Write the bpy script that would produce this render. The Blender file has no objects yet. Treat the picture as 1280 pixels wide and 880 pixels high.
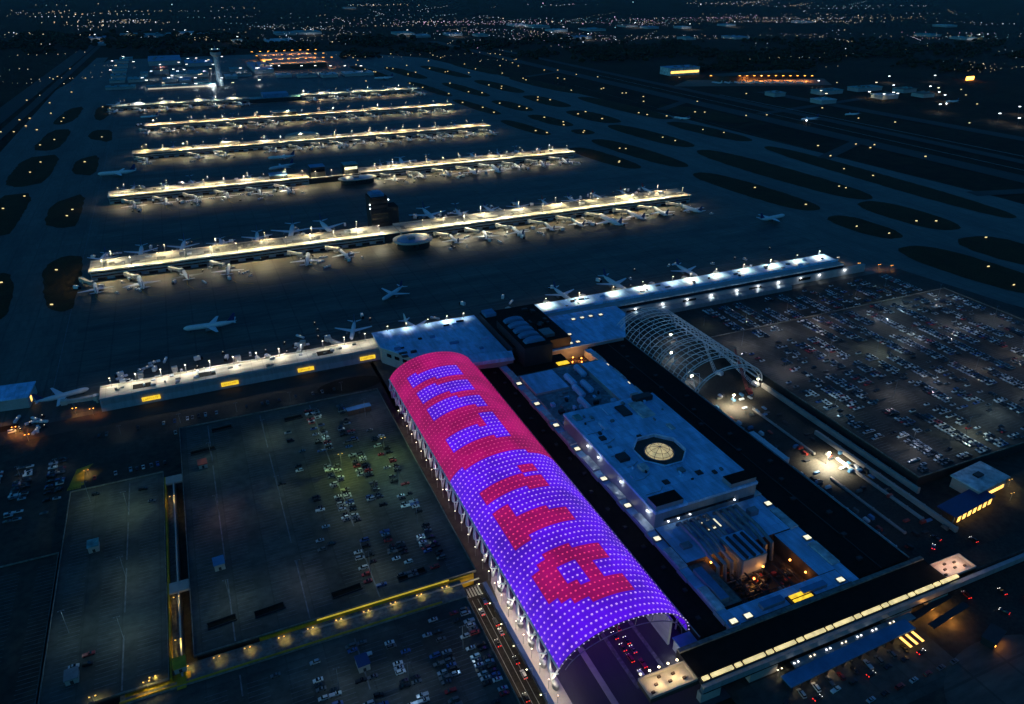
import bpy, bmesh, math, random
from mathutils import Vector, Matrix
R = random.Random(7)
scene = bpy.context.scene
COL = scene.collection
rad = math.radians

# ------------------------------------------------------------------ camera
YAW, PITCH, CAM_H, FPX = 0.4078, 0.4742, 300.0, 933.0
cd = bpy.data.cameras.new('camera'); cam = bpy.data.objects.new('camera', cd); COL.objects.link(cam)
cam.location = (0, 0, CAM_H)
cam.rotation_euler = (math.pi / 2 - PITCH, 0, -YAW)
cd.sensor_fit = 'HORIZONTAL'; cd.sensor_width = 36.0; cd.lens = 36.0 * FPX / 1280.0
cd.clip_start = 1.0; cd.clip_end = 60000.0
scene.camera = cam

# ------------------------------------------------------------------ sky, last light, exposure
SUN_EL, SUN_ROT = rad(7), rad(250)
w = bpy.data.worlds.new('World'); scene.world = w; w.use_nodes = True
nt = w.node_tree; nt.nodes.clear()
sky = nt.nodes.new('ShaderNodeTexSky'); sky.sky_type = 'NISHITA'; sky.sun_disc = False
sky.sun_elevation = SUN_EL; sky.sun_rotation = SUN_ROT
tint = nt.nodes.new('ShaderNodeMix'); tint.data_type = 'RGBA'; tint.blend_type = 'MULTIPLY'
tint.inputs['Factor'].default_value = 1.0
tint.inputs[7].default_value = (0.05, 0.36, 0.86, 1)
bg = nt.nodes.new('ShaderNodeBackground'); bg.inputs['Strength'].default_value = 0.13
out = nt.nodes.new('ShaderNodeOutputWorld')
nt.links.new(sky.outputs[0], tint.inputs[6]); nt.links.new(tint.outputs[2], bg.inputs[0]); nt.links.new(bg.outputs[0], out.inputs[0])
sl = bpy.data.lights.new('dusk_sun', 'SUN'); sl.energy = 0.04; sl.angle = rad(12); sl.color = (0.25, 0.55, 1.0)
sun = bpy.data.objects.new('dusk_sun', sl); COL.objects.link(sun)
sun.rotation_euler = (rad(55), 0, rad(-60))
vs = scene.view_settings
vs.view_transform = 'Standard'; vs.look = 'None'; vs.exposure = 0.0; vs.gamma = 1.0; vs.use_curve_mapping = False
scene.render.engine = 'CYCLES'
scene.cycles.max_bounces = 4; scene.cycles.diffuse_bounces = 2; scene.cycles.glossy_bounces = 2
scene.cycles.sample_clamp_indirect = 3.0
scene.cycles.use_light_tree = True
scene.cycles.use_adaptive_sampling = True; scene.cycles.adaptive_threshold = 0.025


def at(px, py, z=0.0):
    """Where the line of sight through a spot of the photograph meets the level z."""
    fw = Vector((math.sin(YAW) * math.cos(PITCH), math.cos(YAW) * math.cos(PITCH), -math.sin(PITCH)))
    r = Vector((math.cos(YAW), -math.sin(YAW), 0)); u = r.cross(fw)
    d = fw * FPX + r * (px - 640) - u * (py - 440)
    t = (z - CAM_H) / d.z
    return d.x * t, d.y * t


# ------------------------------------------------------------------ materials
def _new(name):
    m = bpy.data.materials.new(name); m.use_nodes = True
    n = m.node_tree.nodes; n.clear()
    o = n.new('ShaderNodeOutputMaterial')
    return m, n, m.node_tree.links, o


def mat(name, col, rough=0.7, scale=0.1, amt=0.35, metal=0.0, stretch=(1, 1, 1), col2=None, bump=0.0, spec=0.3, fine=0.0):
    """Principled surface with two sizes of noise so no large face is flat."""
    m, n, l, o = _new(name)
    b = n.new('ShaderNodeBsdfPrincipled'); b.inputs['Roughness'].default_value = rough
    b.inputs['Metallic'].default_value = metal; b.inputs['Specular IOR Level'].default_value = spec
    g = n.new('ShaderNodeNewGeometry'); mp = n.new('ShaderNodeMapping'); mp.inputs['Scale'].default_value = stretch
    l.new(g.outputs['Position'], mp.inputs['Vector'])
    t = n.new('ShaderNodeTexNoise'); t.inputs['Scale'].default_value = scale; t.inputs['Detail'].default_value = 6; t.inputs['Roughness'].default_value = 0.65
    l.new(mp.outputs[0], t.inputs['Vector'])
    rp = n.new('ShaderNodeValToRGB')
    c2 = col2 or tuple(c * (1 - amt) for c in col)
    rp.color_ramp.elements[0].position = 0.33; rp.color_ramp.elements[1].position = 0.68
    rp.color_ramp.elements[0].color = (*c2, 1); rp.color_ramp.elements[1].color = (*col, 1)
    l.new(t.outputs['Fac'], rp.inputs['Fac'])
    src = rp.outputs['Color']
    if fine:
        t2 = n.new('ShaderNodeTexNoise'); t2.inputs['Scale'].default_value = fine; t2.inputs['Detail'].default_value = 3
        l.new(g.outputs['Position'], t2.inputs['Vector'])
        mr = n.new('ShaderNodeMapRange'); mr.inputs[1].default_value = 0.3; mr.inputs[2].default_value = 0.7; mr.inputs[3].default_value = 0.6; mr.inputs[4].default_value = 1.35
        l.new(t2.outputs['Fac'], mr.inputs[0])
        mx = n.new('ShaderNodeMix'); mx.data_type = 'RGBA'; mx.blend_type = 'MULTIPLY'; mx.inputs['Factor'].default_value = 1
        l.new(src, mx.inputs[6]); l.new(mr.outputs[0], mx.inputs[7]); src = mx.outputs[2]
    l.new(src, b.inputs['Base Color'])
    if bump:
        bp = n.new('ShaderNodeBump'); bp.inputs['Strength'].default_value = bump
        l.new(t.outputs['Fac'], bp.inputs['Height']); l.new(bp.outputs[0], b.inputs['Normal'])
    l.new(b.outputs[0], o.inputs[0])
    return m


def slabs(name, col, size, rough=0.6, joint=0.75, scale=0.02, amt=0.4, stretch=(1, 1, 1), spec=0.4, width=0.02):
    """Concrete or asphalt laid in bays: brick pattern joints, stains stretched the way wheels run."""
    m, n, l, o = _new(name)
    b = n.new('ShaderNodeBsdfPrincipled'); b.inputs['Roughness'].default_value = rough; b.inputs['Specular IOR Level'].default_value = spec
    g = n.new('ShaderNodeNewGeometry')
    br = n.new('ShaderNodeTexBrick'); br.offset = 0.0; br.inputs['Scale'].default_value = 1.0 / size
    br.inputs['Mortar Size'].default_value = width; br.inputs['Brick Width'].default_value = 1.0; br.inputs['Row Height'].default_value = 1.0
    br.inputs['Color1'].default_value = (1, 1, 1, 1); br.inputs['Color2'].default_value = (0.8, 0.8, 0.8, 1)
    br.inputs['Mortar'].default_value = (joint, joint, joint, 1)
    l.new(g.outputs['Position'], br.inputs['Vector'])
    mp = n.new('ShaderNodeMapping'); mp.inputs['Scale'].default_value = stretch; l.new(g.outputs['Position'], mp.inputs['Vector'])
    t = n.new('ShaderNodeTexNoise'); t.inputs['Scale'].default_value = scale; t.inputs['Detail'].default_value = 8; t.inputs['Roughness'].default_value = 0.7
    l.new(mp.outputs[0], t.inputs['Vector'])
    rp = n.new('ShaderNodeValToRGB'); rp.color_ramp.elements[0].position = 0.36; rp.color_ramp.elements[1].position = 0.64
    rp.color_ramp.elements[0].color = (*[c * (1 - amt) for c in col], 1); rp.color_ramp.elements[1].color = (*[c * (1 + amt * 0.5) for c in col], 1)
    l.new(t.outputs['Fac'], rp.inputs['Fac'])
    t2 = n.new('ShaderNodeTexNoise'); t2.inputs['Scale'].default_value = 0.25; t2.inputs['Detail'].default_value = 4
    l.new(mp.outputs[0], t2.inputs['Vector'])
    mr = n.new('ShaderNodeMapRange'); mr.inputs[1].default_value = 0.3; mr.inputs[2].default_value = 0.7; mr.inputs[3].default_value = 0.75; mr.inputs[4].default_value = 1.25
    l.new(t2.outputs['Fac'], mr.inputs[0])
    a = n.new('ShaderNodeMix'); a.data_type = 'RGBA'; a.blend_type = 'MULTIPLY'; a.inputs['Factor'].default_value = 1
    l.new(rp.outputs[0], a.inputs[6]); l.new(br.outputs['Color'], a.inputs[7])
    c = n.new('ShaderNodeMix'); c.data_type = 'RGBA'; c.blend_type = 'MULTIPLY'; c.inputs['Factor'].default_value = 1
    l.new(a.outputs[2], c.inputs[6]); l.new(mr.outputs[0], c.inputs[7])
    l.new(c.outputs[2], b.inputs['Base Color']); l.new(b.outputs[0], o.inputs[0])
    return m


def glow(name, col, strength, base=None, vary=0.0):
    m, n, l, o = _new(name)
    b = n.new('ShaderNodeBsdfPrincipled'); b.inputs['Base Color'].default_value = (*(base or col), 1); b.inputs['Roughness'].default_value = 0.5
    b.inputs['Emission Color'].default_value = (*col, 1); b.inputs['Emission Strength'].default_value = strength
    if vary:
        g = n.new('ShaderNodeNewGeometry'); t = n.new('ShaderNodeTexNoise'); t.inputs['Scale'].default_value = vary; t.inputs['Detail'].default_value = 4
        l.new(g.outputs['Position'], t.inputs['Vector'])
        mr = n.new('ShaderNodeMapRange'); mr.inputs[1].default_value = 0.3; mr.inputs[2].default_value = 0.7
        mr.inputs[3].default_value = strength * 0.65; mr.inputs[4].default_value = strength * 1.3
        l.new(t.outputs['Fac'], mr.inputs[0]); l.new(mr.outputs[0], b.inputs['Emission Strength'])
    l.new(b.outputs[0], o.inputs[0])
    return m


M = {
    'terrain': mat('terrain_grass', (0.05, 0.028, 0.013), 0.95, 0.004, 0.6, spec=0.1, fine=0.05),
    'grass': mat('island_grass', (0.068, 0.042, 0.016), 0.95, 0.03, 0.4, spec=0.1, fine=0.4),
    'apron': slabs('apron_concrete', (0.092, 0.084, 0.064), 23, 0.6, 0.5, 0.028, 0.62, (0.3, 1.3, 1), width=0.03),
    'taxi': slabs('taxiway_concrete', (0.092, 0.086, 0.068), 23, 0.6, 0.6, 0.02, 0.5, (1.3, 0.25, 1), width=0.03),
    'runway': mat('runway_asphalt', (0.05, 0.048, 0.04), 0.8, 0.01, 0.35, stretch=(2, 0.1, 1)),
    'asphalt': mat('old_asphalt', (0.05, 0.044, 0.034), 0.85, 0.05, 0.5, fine=0.6),
    'deck': slabs('deck_concrete', (0.078, 0.08, 0.066), 18, 0.75, 0.7, 0.03, 0.6, (0.8, 1, 1), width=0.02),
    'lot': mat('lot_asphalt', (0.062, 0.052, 0.038), 0.8, 0.03, 0.6, fine=0.25),
    'worn': mat('worn_brown_paving', (0.066, 0.06, 0.051), 0.8, 0.02, 0.55, fine=0.2),
    'brown': mat('red_brown_road', (0.09, 0.06, 0.045), 0.85, 0.05, 0.4),
    'pale': mat('pale_plaza_concrete', (0.42, 0.38, 0.34), 0.7, 0.1, 0.28),
    'line': mat('white_road_paint', (0.6, 0.6, 0.58), 0.6, 0.4, 0.35),
    'dull_line': mat('worn_white_paint', (0.2, 0.21, 0.22), 0.7, 0.3, 0.6),
    'yellow': mat('yellow_paint', (0.62, 0.36, 0.015), 0.6, 0.15, 0.5),
    'roof': mat('pale_roof_membrane', (0.62, 0.66, 0.68), 0.65, 0.05, 0.4, fine=0.25),
    'roof_t': slabs('terminal_roof_membrane', (0.36, 0.66, 0.96), 7, 0.6, 0.78, 0.05, 0.22, (1, 0.3, 1), width=0.03),
    'cream': slabs('cream_roof_membrane', (0.52, 0.49, 0.40), 9, 0.7, 0.7, 0.06, 0.35, (0.3, 1, 1), width=0.03),
    'floor': mat('worn_concrete_floor', (0.075, 0.07, 0.08), 0.7, 0.03, 0.35, stretch=(1, .2, 1)),
    'floor2': mat('warm_apron_concrete', (0.2, 0.15, 0.1), 0.8, 0.01, 0.4),
    'dirty': mat('dirty_roof_gravel', (0.2, 0.2, 0.18), 0.9, 0.08, 0.4, fine=0.5),
    'black': mat('black_roof_membrane', (0.012, 0.011, 0.009), 0.9, 0.05, 0.6, spec=0.15, fine=0.3),
    'wall': mat('pale_wall_panel', (0.42, 0.42, 0.42), 0.7, 0.15, 0.25, stretch=(1, 1, 2)),
    'metalwall': mat('grey_metal_siding', (0.33, 0.35, 0.37), 0.45, 0.1, 0.3, metal=0.2, stretch=(3, 1, 0.4)),
    'brickdark': mat('dark_brick', (0.07, 0.045, 0.035), 0.85, 0.3, 0.4),
    'dark': mat('dark_cladding', (0.03, 0.032, 0.035), 0.5, 0.2, 0.4),
    'glass': mat('dark_glass', (0.012, 0.016, 0.02), 0.12, 0.3, 0.3, spec=0.6),
    'octo': mat('dark_green_roof_felt', (0.06, 0.09, 0.08), 0.85, 0.15, 0.5),
    'slate': mat('slate_grey_roof', (0.2, 0.3, 0.34), 0.7, 0.06, 0.45, fine=0.3),
    'teal': mat('teal_roof', (0.12, 0.35, 0.36), 0.6, 0.05, 0.4, fine=0.2),
    'redroof': mat('red_roof', (0.4, 0.07, 0.05), 0.6, 0.05, 0.4),
    'blueroof': mat('blue_roof', (0.10, 0.28, 0.5), 0.5, 0.1, 0.4),
    'duct': mat('galvanised_duct', (0.32, 0.34, 0.36), 0.4, 0.3, 0.35, metal=0.5),
    'steel': mat('white_steel', (0.78, 0.79, 0.8), 0.4, 0.4, 0.2),
    'redsteel': mat('red_steel', (0.5, 0.06, 0.04), 0.45, 0.4, 0.25),
    'white': mat('white_aircraft_paint', (0.75, 0.76, 0.78), 0.3, 0.3, 0.12),
    'navy': mat('navy_paint', (0.02, 0.05, 0.16), 0.35, 0.3, 0.2),
    'rust': mat('red_paint', (0.45, 0.04, 0.04), 0.4, 0.3, 0.2),
    'grey': mat('grey_metal', (0.25, 0.26, 0.27), 0.45, 0.4, 0.3, metal=0.4),
    'bridge': mat('jet_bridge_panel', (0.55, 0.53, 0.47), 0.55, 0.2, 0.35),
    'rubber': mat('tyre_rubber', (0.015, 0.015, 0.015), 0.9, 0.5, 0.3),
    'orange_glow': glow('sodium_lamp', (1.0, 0.36, 0.05), 9),
    'amber_glow': glow('amber_light', (1.0, 0.55, 0.12), 2.2, vary=0.25),
    'sign_glow': glow('yellow_sign_light', (1.0, 0.62, 0.03), 1.1, vary=0.5),
    'sign_dark': mat('dark_sign_letters', (0.10, 0.04, 0.01), 0.6, 0.3, 0.4),
    'taxi_glow': glow('yellow_taxi_sign_light', (1.0, 0.74, 0.30), 1.3),
    'white_glow': glow('white_lamp', (0.95, 0.97, 1.0), 8),
    'warm_glow': glow('warm_lamp', (1.0, 0.85, 0.55), 5),
    'sky_glow': glow('lit_skylight', (1.0, 0.93, 0.60), 1.1, vary=0.4),
    'strip_glow': glow('lit_clerestory', (1.0, 0.80, 0.36), 0.85, vary=0.35),
    'bay_glow': glow('lit_depot_bay', (1.0, 0.80, 0.55), 0.7, vary=0.3),
    'kerb_glow': glow('yellow_kerb_glow', (1.0, .72, .06), 0.42, vary=0.12),  # emission that stands in for lamplight on the ramp kerb
    'dome_glow': glow('lit_dome_glass', (1.0, 0.76, 0.34), 0.42, vary=0.35),
    'speck_glow': glow('vehicle_sparkle', (1.0, 0.85, 0.6), 1.2),
    'head_glow': glow('headlight', (1.0, 0.95, 0.85), 6),
    'tail_glow': glow('tail_light', (1.0, 0.03, 0.02), 3),
    'violet_skin': glow('violet_lit_fabric', (0.11, 0.0, 0.90), 0.80, (0.05, 0.05, 0.06), vary=0.06),
    'magenta_skin': glow('magenta_lit_fabric', (0.55, 0.0, 0.17), 0.60, (0.05, 0.04, 0.05), vary=0.06),
    'red_skin': glow('red_lit_fabric', (0.44, 0.0, 0.16), 0.66, (0.05, 0.04, 0.05), vary=0.06),
    'rim_dot': glow('rim_light_dot', (0.75, 0.6, 1.0), 0.9, (.1, .1, .1)),
    'violet_dot': glow('lavender_light_dot', (0.62, 0.36, 1.0), 1.0, (.1, .1, .1)),
    'magenta_dot': glow('pink_light_dot', (1.0, 0.08, 0.32), 0.70, (.1, .05, .05)),
    'red_dot': glow('red_light_dot', (1.0, 0.05, 0.22), 0.95, (.1, .05, .05)),
    'city_white': glow('city_white_light', (0.85, 0.9, 1.0), 3.6),
    'city_warm': glow('city_warm_light', (1.0, 0.75, 0.45), 3.2),
    'city_pink': glow('city_pink_light', (1.0, 0.6, 0.85), 3.0),
    'city_teal': glow('city_teal_light', (0.45, 0.85, 0.9), 2.4),
    'leaf': mat('dark_tree_leaves', (0.03, 0.028, 0.012), 0.95, 0.03, 0.5, spec=0.1, fine=0.3),
}
PAINTS = {'white': (0.72, 0.72, 0.7), 'silver': (0.45, 0.47, 0.5), 'grey': (0.14, 0.145, 0.15), 'black': (0.012, 0.012, 0.013),
          'blue': (0.03, 0.09, 0.28), 'red': (0.32, 0.02, 0.02), 'beige': (0.4, 0.34, 0.24)}
for k, c in PAINTS.items():
    M['car_' + k] = mat(k + '_car_paint', c, 0.28, 0.5, 0.1, metal=0.3 if k in ('silver', 'grey') else 0.0, spec=0.6)


# ------------------------------------------------------------------ mesh builder
class MB:
    def __init__(s): s.v = []; s.f = []; s.m = []
    def face(s, pts, mi=0):
        i = len(s.v); s.v += [tuple(p) for p in pts]; s.f.append(tuple(range(i, i + len(pts)))); s.m.append(mi)
    def prism(s, poly, z0, z1, mi=0, top=None, bottom=True):
        a = sum(poly[i][0] * poly[(i + 1) % len(poly)][1] - poly[(i + 1) % len(poly)][0] * poly[i][1] for i in range(len(poly)))
        if a < 0: poly = poly[::-1]
        n = len(poly); i = len(s.v)
        s.v += [(x, y, z0) for x, y in poly] + [(x, y, z1) for x, y in poly]
        s.f.append(tuple(range(i + n, i + 2 * n))); s.m.append(mi if top is None else top)
        if bottom: s.f.append(tuple(range(i + n - 1, i - 1, -1))); s.m.append(mi)
        for k in range(n):
            k2 = (k + 1) % n
            s.f.append((i + k, i + k2, i + n + k2, i + n + k)); s.m.append(mi)
    def box(s, x0, x1, y0, y1, z0, z1, mi=0, top=None):
        s.prism([(x0, y0), (x1, y0), (x1, y1), (x0, y1)], z0, z1, mi, top)
    def sheet(s, poly, z, mi=0):
        a = sum(poly[i][0] * poly[(i + 1) % len(poly)][1] - poly[(i + 1) % len(poly)][0] * poly[i][1] for i in range(len(poly)))
        s.face([(x, y, z) for x, y in (poly if a > 0 else poly[::-1])], mi)
    def frame(s, x0, x1, y0, y1, z0, z1, t, mi=0):
        s.box(x0, x1, y0, y0 + t, z0, z1, mi); s.box(x0, x1, y1 - t, y1, z0, z1, mi)
        s.box(x0, x0 + t, y0 + t, y1 - t, z0, z1, mi); s.box(x1 - t, x1, y0 + t, y1 - t, z0, z1, mi)
    def tube(s, pts, r, n=5, mi=0, caps=True):
        pts = [Vector(p) for p in pts]; rs = r if isinstance(r, (list, tuple)) else [r] * len(pts)
        i0 = len(s.v)
        for k, p in enumerate(pts):
            d = (pts[min(k + 1, len(pts) - 1)] - pts[max(k - 1, 0)]).normalized()
            u = d.cross(Vector((0, 0, 1)));
            if u.length < 1e-3: u = d.cross(Vector((0, 1, 0)))
            u.normalize(); q = u.cross(d)
            for j in range(n):
                a = 2 * math.pi * j / n
                s.v.append(tuple(p + (u * math.cos(a) + q * math.sin(a)) * rs[k]))
        for k in range(len(pts) - 1):
            for j in range(n):
                j2 = (j + 1) % n; a = i0 + k * n
                s.f.append((a + j, a + n + j, a + n + j2, a + j2)); s.m.append(mi)
        if caps:
            s.f.append(tuple(i0 + j for j in range(n))); s.m.append(mi)
            e = i0 + (len(pts) - 1) * n
            s.f.append(tuple(e + n - 1 - j for j in range(n))); s.m.append(mi)
    def bead(s, c, r, mi=0):
        x, y, z = c; i = len(s.v)
        s.v += [(x + r, y, z), (x, y + r, z), (x - r, y, z), (x, y - r, z), (x, y, z + r), (x, y, z - r)]
        for a, b in ((0, 1), (1, 2), (2, 3), (3, 0)):
            s.f.append((i + a, i + b, i + 4)); s.m.append(mi); s.f.append((i + b, i + a, i + 5)); s.m.append(mi)
    def dome(s, cx, cy, z, rx, ry, h, n=16, k=5, mi=0):
        i0 = len(s.v)
        for a in range(k):
            t = a / k * math.pi / 2
            for j in range(n):
                p = 2 * math.pi * j / n
                s.v.append((cx + rx * math.cos(t) * math.cos(p), cy + ry * math.cos(t) * math.sin(p), z + h * math.sin(t)))
        s.v.append((cx, cy, z + h))
        for a in range(k - 1):
            for j in range(n):
                j2 = (j + 1) % n; b = i0 + a * n
                s.f.append((b + j, b + j2, b + n + j2, b + n + j)); s.m.append(mi)
        b = i0 + (k - 1) * n
        for j in range(n):
            s.f.append((b + j, b + (j + 1) % n, i0 + k * n)); s.m.append(mi)
        s.f.append(tuple(i0 + n - 1 - j for j in range(n))); s.m.append(mi)
    def build(s, name, mats, parent=None, smooth=False):
        me = bpy.data.meshes.new(name); me.from_pydata(s.v, [], s.f)
        for m in (mats if isinstance(mats, (list, tuple)) else [mats]): me.materials.append(M[m] if isinstance(m, str) else m)
        me.polygons.foreach_set('material_index', s.m)
        if smooth: me.polygons.foreach_set('use_smooth', [True] * len(s.f))
        me.update()
        o = bpy.data.objects.new(name, me); COL.objects.link(o)
        if parent: o.parent = parent
        return o


def tag(o, label=None, cat=None, group=None, kind=None):
    for k, v in (('label', label), ('category', cat), ('group', group), ('kind', kind)):
        if v: o[k] = v
    return o
def empty(name, loc=(0, 0, 0), rz=0.0, label=None, cat=None, group=None):
    o = bpy.data.objects.new(name, None); COL.objects.link(o); o.location = loc; o.rotation_euler = (0, 0, rz)
    o.empty_display_size = 1
    return tag(o, label, cat, group)
KIDS = {}
def kids(o): return [c for c in COL.objects if c.parent is o] if o.name not in KIDS else KIDS[o.name]
def copy_tree(o, loc, rz=0.0, label=None, group=None, parts=None):
    c = o.copy(); COL.objects.link(c); c.location = loc; c.rotation_euler = (0, 0, rz)
    if label: c['label'] = label
    if group: c['group'] = group
    for ch in (parts if parts is not None else kids(o)):
        d = ch.copy(); COL.objects.link(d); d.parent = c
    return c
def struct(name, mb, mats): return tag(mb.build(name, mats), kind='structure')
def box_part(name, m, parent, x0, x1, y0, y1, z0, z1, top=None):
    b = MB(); b.box(x0, x1, y0, y1, z0, z1, 0, 1 if top else None)
    return b.build(name, [m, top] if top else m, parent)
LAMP_GAIN = 4.0; CAR_PARK_GAIN = 0.42
def lamp(parent, loc, power, col, radius=0.5, name='light_bulb', cone=0):
    d = bpy.data.lights.new(name, 'SPOT' if cone else 'POINT'); d.energy = power * LAMP_GAIN
    if cone: d.spot_size = rad(cone); d.spot_blend = 0.6
    d.use_shadow = True; d.color = col; d.shadow_soft_size = radius
    o = bpy.data.objects.new(name, d); COL.objects.link(o); o.location = loc
    if parent: o.parent = parent
    return o
ORD = 'first second third fourth fifth sixth seventh eighth ninth tenth eleventh twelfth thirteenth fourteenth fifteenth sixteenth seventeenth eighteenth nineteenth twentieth'.split()
WARM = (1.0, 0.85, 0.47); COOL = (0.85, 0.95, 1.0); SODIUM = (1.0, 0.42, 0.08); GREEN = (0.75, 1.0, 0.5)
PIER = ['front', 'second', 'third', 'fourth', 'fifth', 'sixth']

# ------------------------------------------------------------------ ground, apron, taxiways
b = MB(); b.sheet([(-26000, -3000), (30000, -3000), (30000, 30000), (-26000, 30000)], -0.6)
struct('ground', b, 'terrain')
b = MB(); b.sheet([(-330, 575), (-150, 575), (-150, 560), (112, 560), (112, 480), (700, 540), (735, 430), (760, 330), (900, 240), (1060, 240), (1090, 700), (1040, 1500), (900, 2900), (640, 3300), (-200, 3300), (-300, 2500)], 0.0)
struct('taxiway_pavement', b, 'taxi')
b = MB()
b.sheet([(-122, 580), (690, 592), (706, 900), (706, 2260), (-122, 2260)], 0.05)
struct('apron', b, 'apron')
b = MB(); b.sheet([(-330, 575), (-300, 575), (-236, 2500), (-205, 3400), (-245, 3400), (-286, 2500)], 0.10)
struct('diagonal_taxiway', b, 'taxi')


def rounded(cx, cy, w_, l_, skew=0.0, n=28, p=2.8):
    pts = []
    for k in range(n):
        a = 2 * math.pi * k / n; c, s = math.cos(a), math.sin(a)
        x = w_ / 2 * math.copysign(abs(c) ** (2 / p), c); y = l_ / 2 * math.copysign(abs(s) ** (2 / p), s)
        pts.append((cx + x + skew * y, cy + y))
    return pts
ISL = []
left_isl = [(-231, 2040, 42, 240, 0.16), (-238, 1740, 44, 215, 0.12), (-243, 1466, 58, 225, 0.08), (-240, 1195, 46, 225, 0.05),
            (-168, 1185, 40, 175, 0.12), (-162, 1468, 36, 155, 0.06), (-153, 1742, 40, 150, 0.10), (-163, 2045, 34, 215, 0.08),
            (-152, 880, 40, 178, 0.0), (-208, 862, 36, 165, 0.0)]
left_poly = [[(-258, 1931), (-241, 2136), (-207, 2170), (-212, 1963), (-235, 1908)], [(-265, 1649), (-249, 1853), (-209, 1848), (-214, 1665), (-230, 1624)],
             [(-273, 1383), (-267, 1577), (-207, 1587), (-211, 1370), (-247, 1346)], [(-268, 1304), (-219, 1308), (-222, 1095), (-234, 1087), (-262, 1092)],
             [(-190, 1122), (-190, 1225), (-149, 1278), (-147, 1095), (-168, 1092)], [(-181, 1413), (-180, 1523), (-144, 1559), (-141, 1381)],
             [(-177, 1731), (-168, 1818), (-133, 1803), (-128, 1658)], [(-176, 1961), (-180, 2126), (-156, 2164), (-142, 2047), (-158, 1927)],
             [(-173, 941), (-151, 974), (-130, 960), (-130, 800), (-140, 788), (-157, 813)], [(-228, 934), (-205, 938), (-192, 879), (-187, 797), (-210, 790), (-230, 800)]]
def cut_corners(p, n=2):
    for _ in range(n):
        q = []
        for i in range(len(p)):
            (xa, ya), (xb, yb) = p[i], p[(i + 1) % len(p)]
            q += [(xa * .8 + xb * .2, ya * .8 + yb * .2), (xa * .2 + xb * .8, ya * .2 + yb * .8)]
        p = q
    return p
def wander(p, amp):
    """Edges that a mower and tyres have left uneven."""
    out_ = []
    for i in range(len(p)):
        (xa, ya), (xb, yb) = p[i], p[(i + 1) % len(p)]; n = max(1, int(math.hypot(xb - xa, yb - ya) / 9))
        for k in range(n): out_.append((xa + (xb - xa) * k / n + R.uniform(-amp, amp), ya + (yb - ya) * k / n + R.uniform(-amp, amp)))
    return out_
ISL += left_isl
right_isl = [(684, 1170, 50, 190, -0.12), (762, 1185, 58, 265, -0.1), (762, 1394, 42, 56, 0), (868, 1310, 62, 255, -0.1), (868, 1545, 68, 180, -0.08),
             (757, 1540, 50, 160, -0.1), (672, 1487, 40, 190, -0.1), (996, 1630, 66, 370, -0.08), (1120, 1480, 90, 270, -0.1), (1004, 1300, 62, 235, -0.1),
             (893, 965, 74, 375, -0.07), (782, 888, 62, 245, -0.1), (1014, 880, 58, 500, 0.0), (892, 700, 66, 145, -0.05), (797, 684, 50, 105, -0.05),
             (790, 520, 72, 170, -0.1), (884, 545, 80, 110, -0.05),
             (868, 1790, 60, 210, -0.06), (760, 1760, 50, 180, -0.08), (672, 1780, 40, 250, -0.08), (990, 2060, 66, 380, -0.1), (860, 2090, 60, 290, -0.06),
             (750, 2070, 50, 300, -0.06), (660, 2120, 40, 320, -0.06), (960, 2500, 70, 380, -0.1), (830, 2480, 60, 360, -0.1), (700, 2500, 60, 340, -0.08), (600, 2560, 50, 380, -0.08)]
ISL += right_isl
for i, (x, y, w_, l_, sk) in enumerate(ISL):
    p = cut_corners(left_poly[i], 1) if i < len(left_poly) else rounded(x, y, w_, l_, sk, 30, 2.6)
    b = MB(); b.sheet(wander(p, 1.1), 0.16)
    struct('grass_island', b, 'grass')
# far airfield: runways and cross taxiways seen as faint pale strips over the grass
def strip(name, x0, y0, x1, y1, w_, m, z=0.12):
    d = Vector((x1 - x0, y1 - y0)).normalized(); nx, ny = -d.y * w_ / 2, d.x * w_ / 2
    b = MB(); b.sheet([(x0 + nx, y0 + ny), (x1 + nx, y1 + ny), (x1 - nx, y1 - ny), (x0 - nx, y0 - ny)], z)
    return struct(name, b, m)
strip('runway', 1232, 500, 1150, 3600, 46, 'runway'); strip('runway', 1350, 500, 1262, 3700, 30, 'runway')
strip('runway', 1560, 500, 1480, 1700, 40, 'runway'); strip('runway', -430, 800, -290, 4200, 46, 'runway')
strip('taxiway', -372, 900, -262, 4000, 20, 'runway')
for x0, y0, x1, y1 in ((1040, 1010, 1240, 1110), (1060, 1560, 1215, 1660), (1020, 2250, 1190, 2330), (1070, 740, 1235, 700), (1240, 1420, 1640, 1500)):
    strip('taxiway', x0, y0, x1, y1, 24, 'runway', 0.2)
strip('taxiway_edge_line', 1290, 500, 1245, 2200, 1.2, 'line', 0.25); strip('taxiway_edge_line', 1386, 800, 1340, 1700, 1.6, 'line', 0.25)
# painted centre lines and stand lines on the apron
b = MB()
for y in (640, 690, 745, 800, 960, 1030, 1090, 1290, 1370, 1600, 1680, 1880, 1960):
    b.box(-110, 690, y - 0.22, y + 0.22, 0.06, 0.09)
for x in (-132, 655, 715, 830, 945, 1068):
    b.box(x - 0.25, x + 0.25, 610, 2100, 0.11, 0.14)
struct('taxi_lines', b, 'dull_line')
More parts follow.
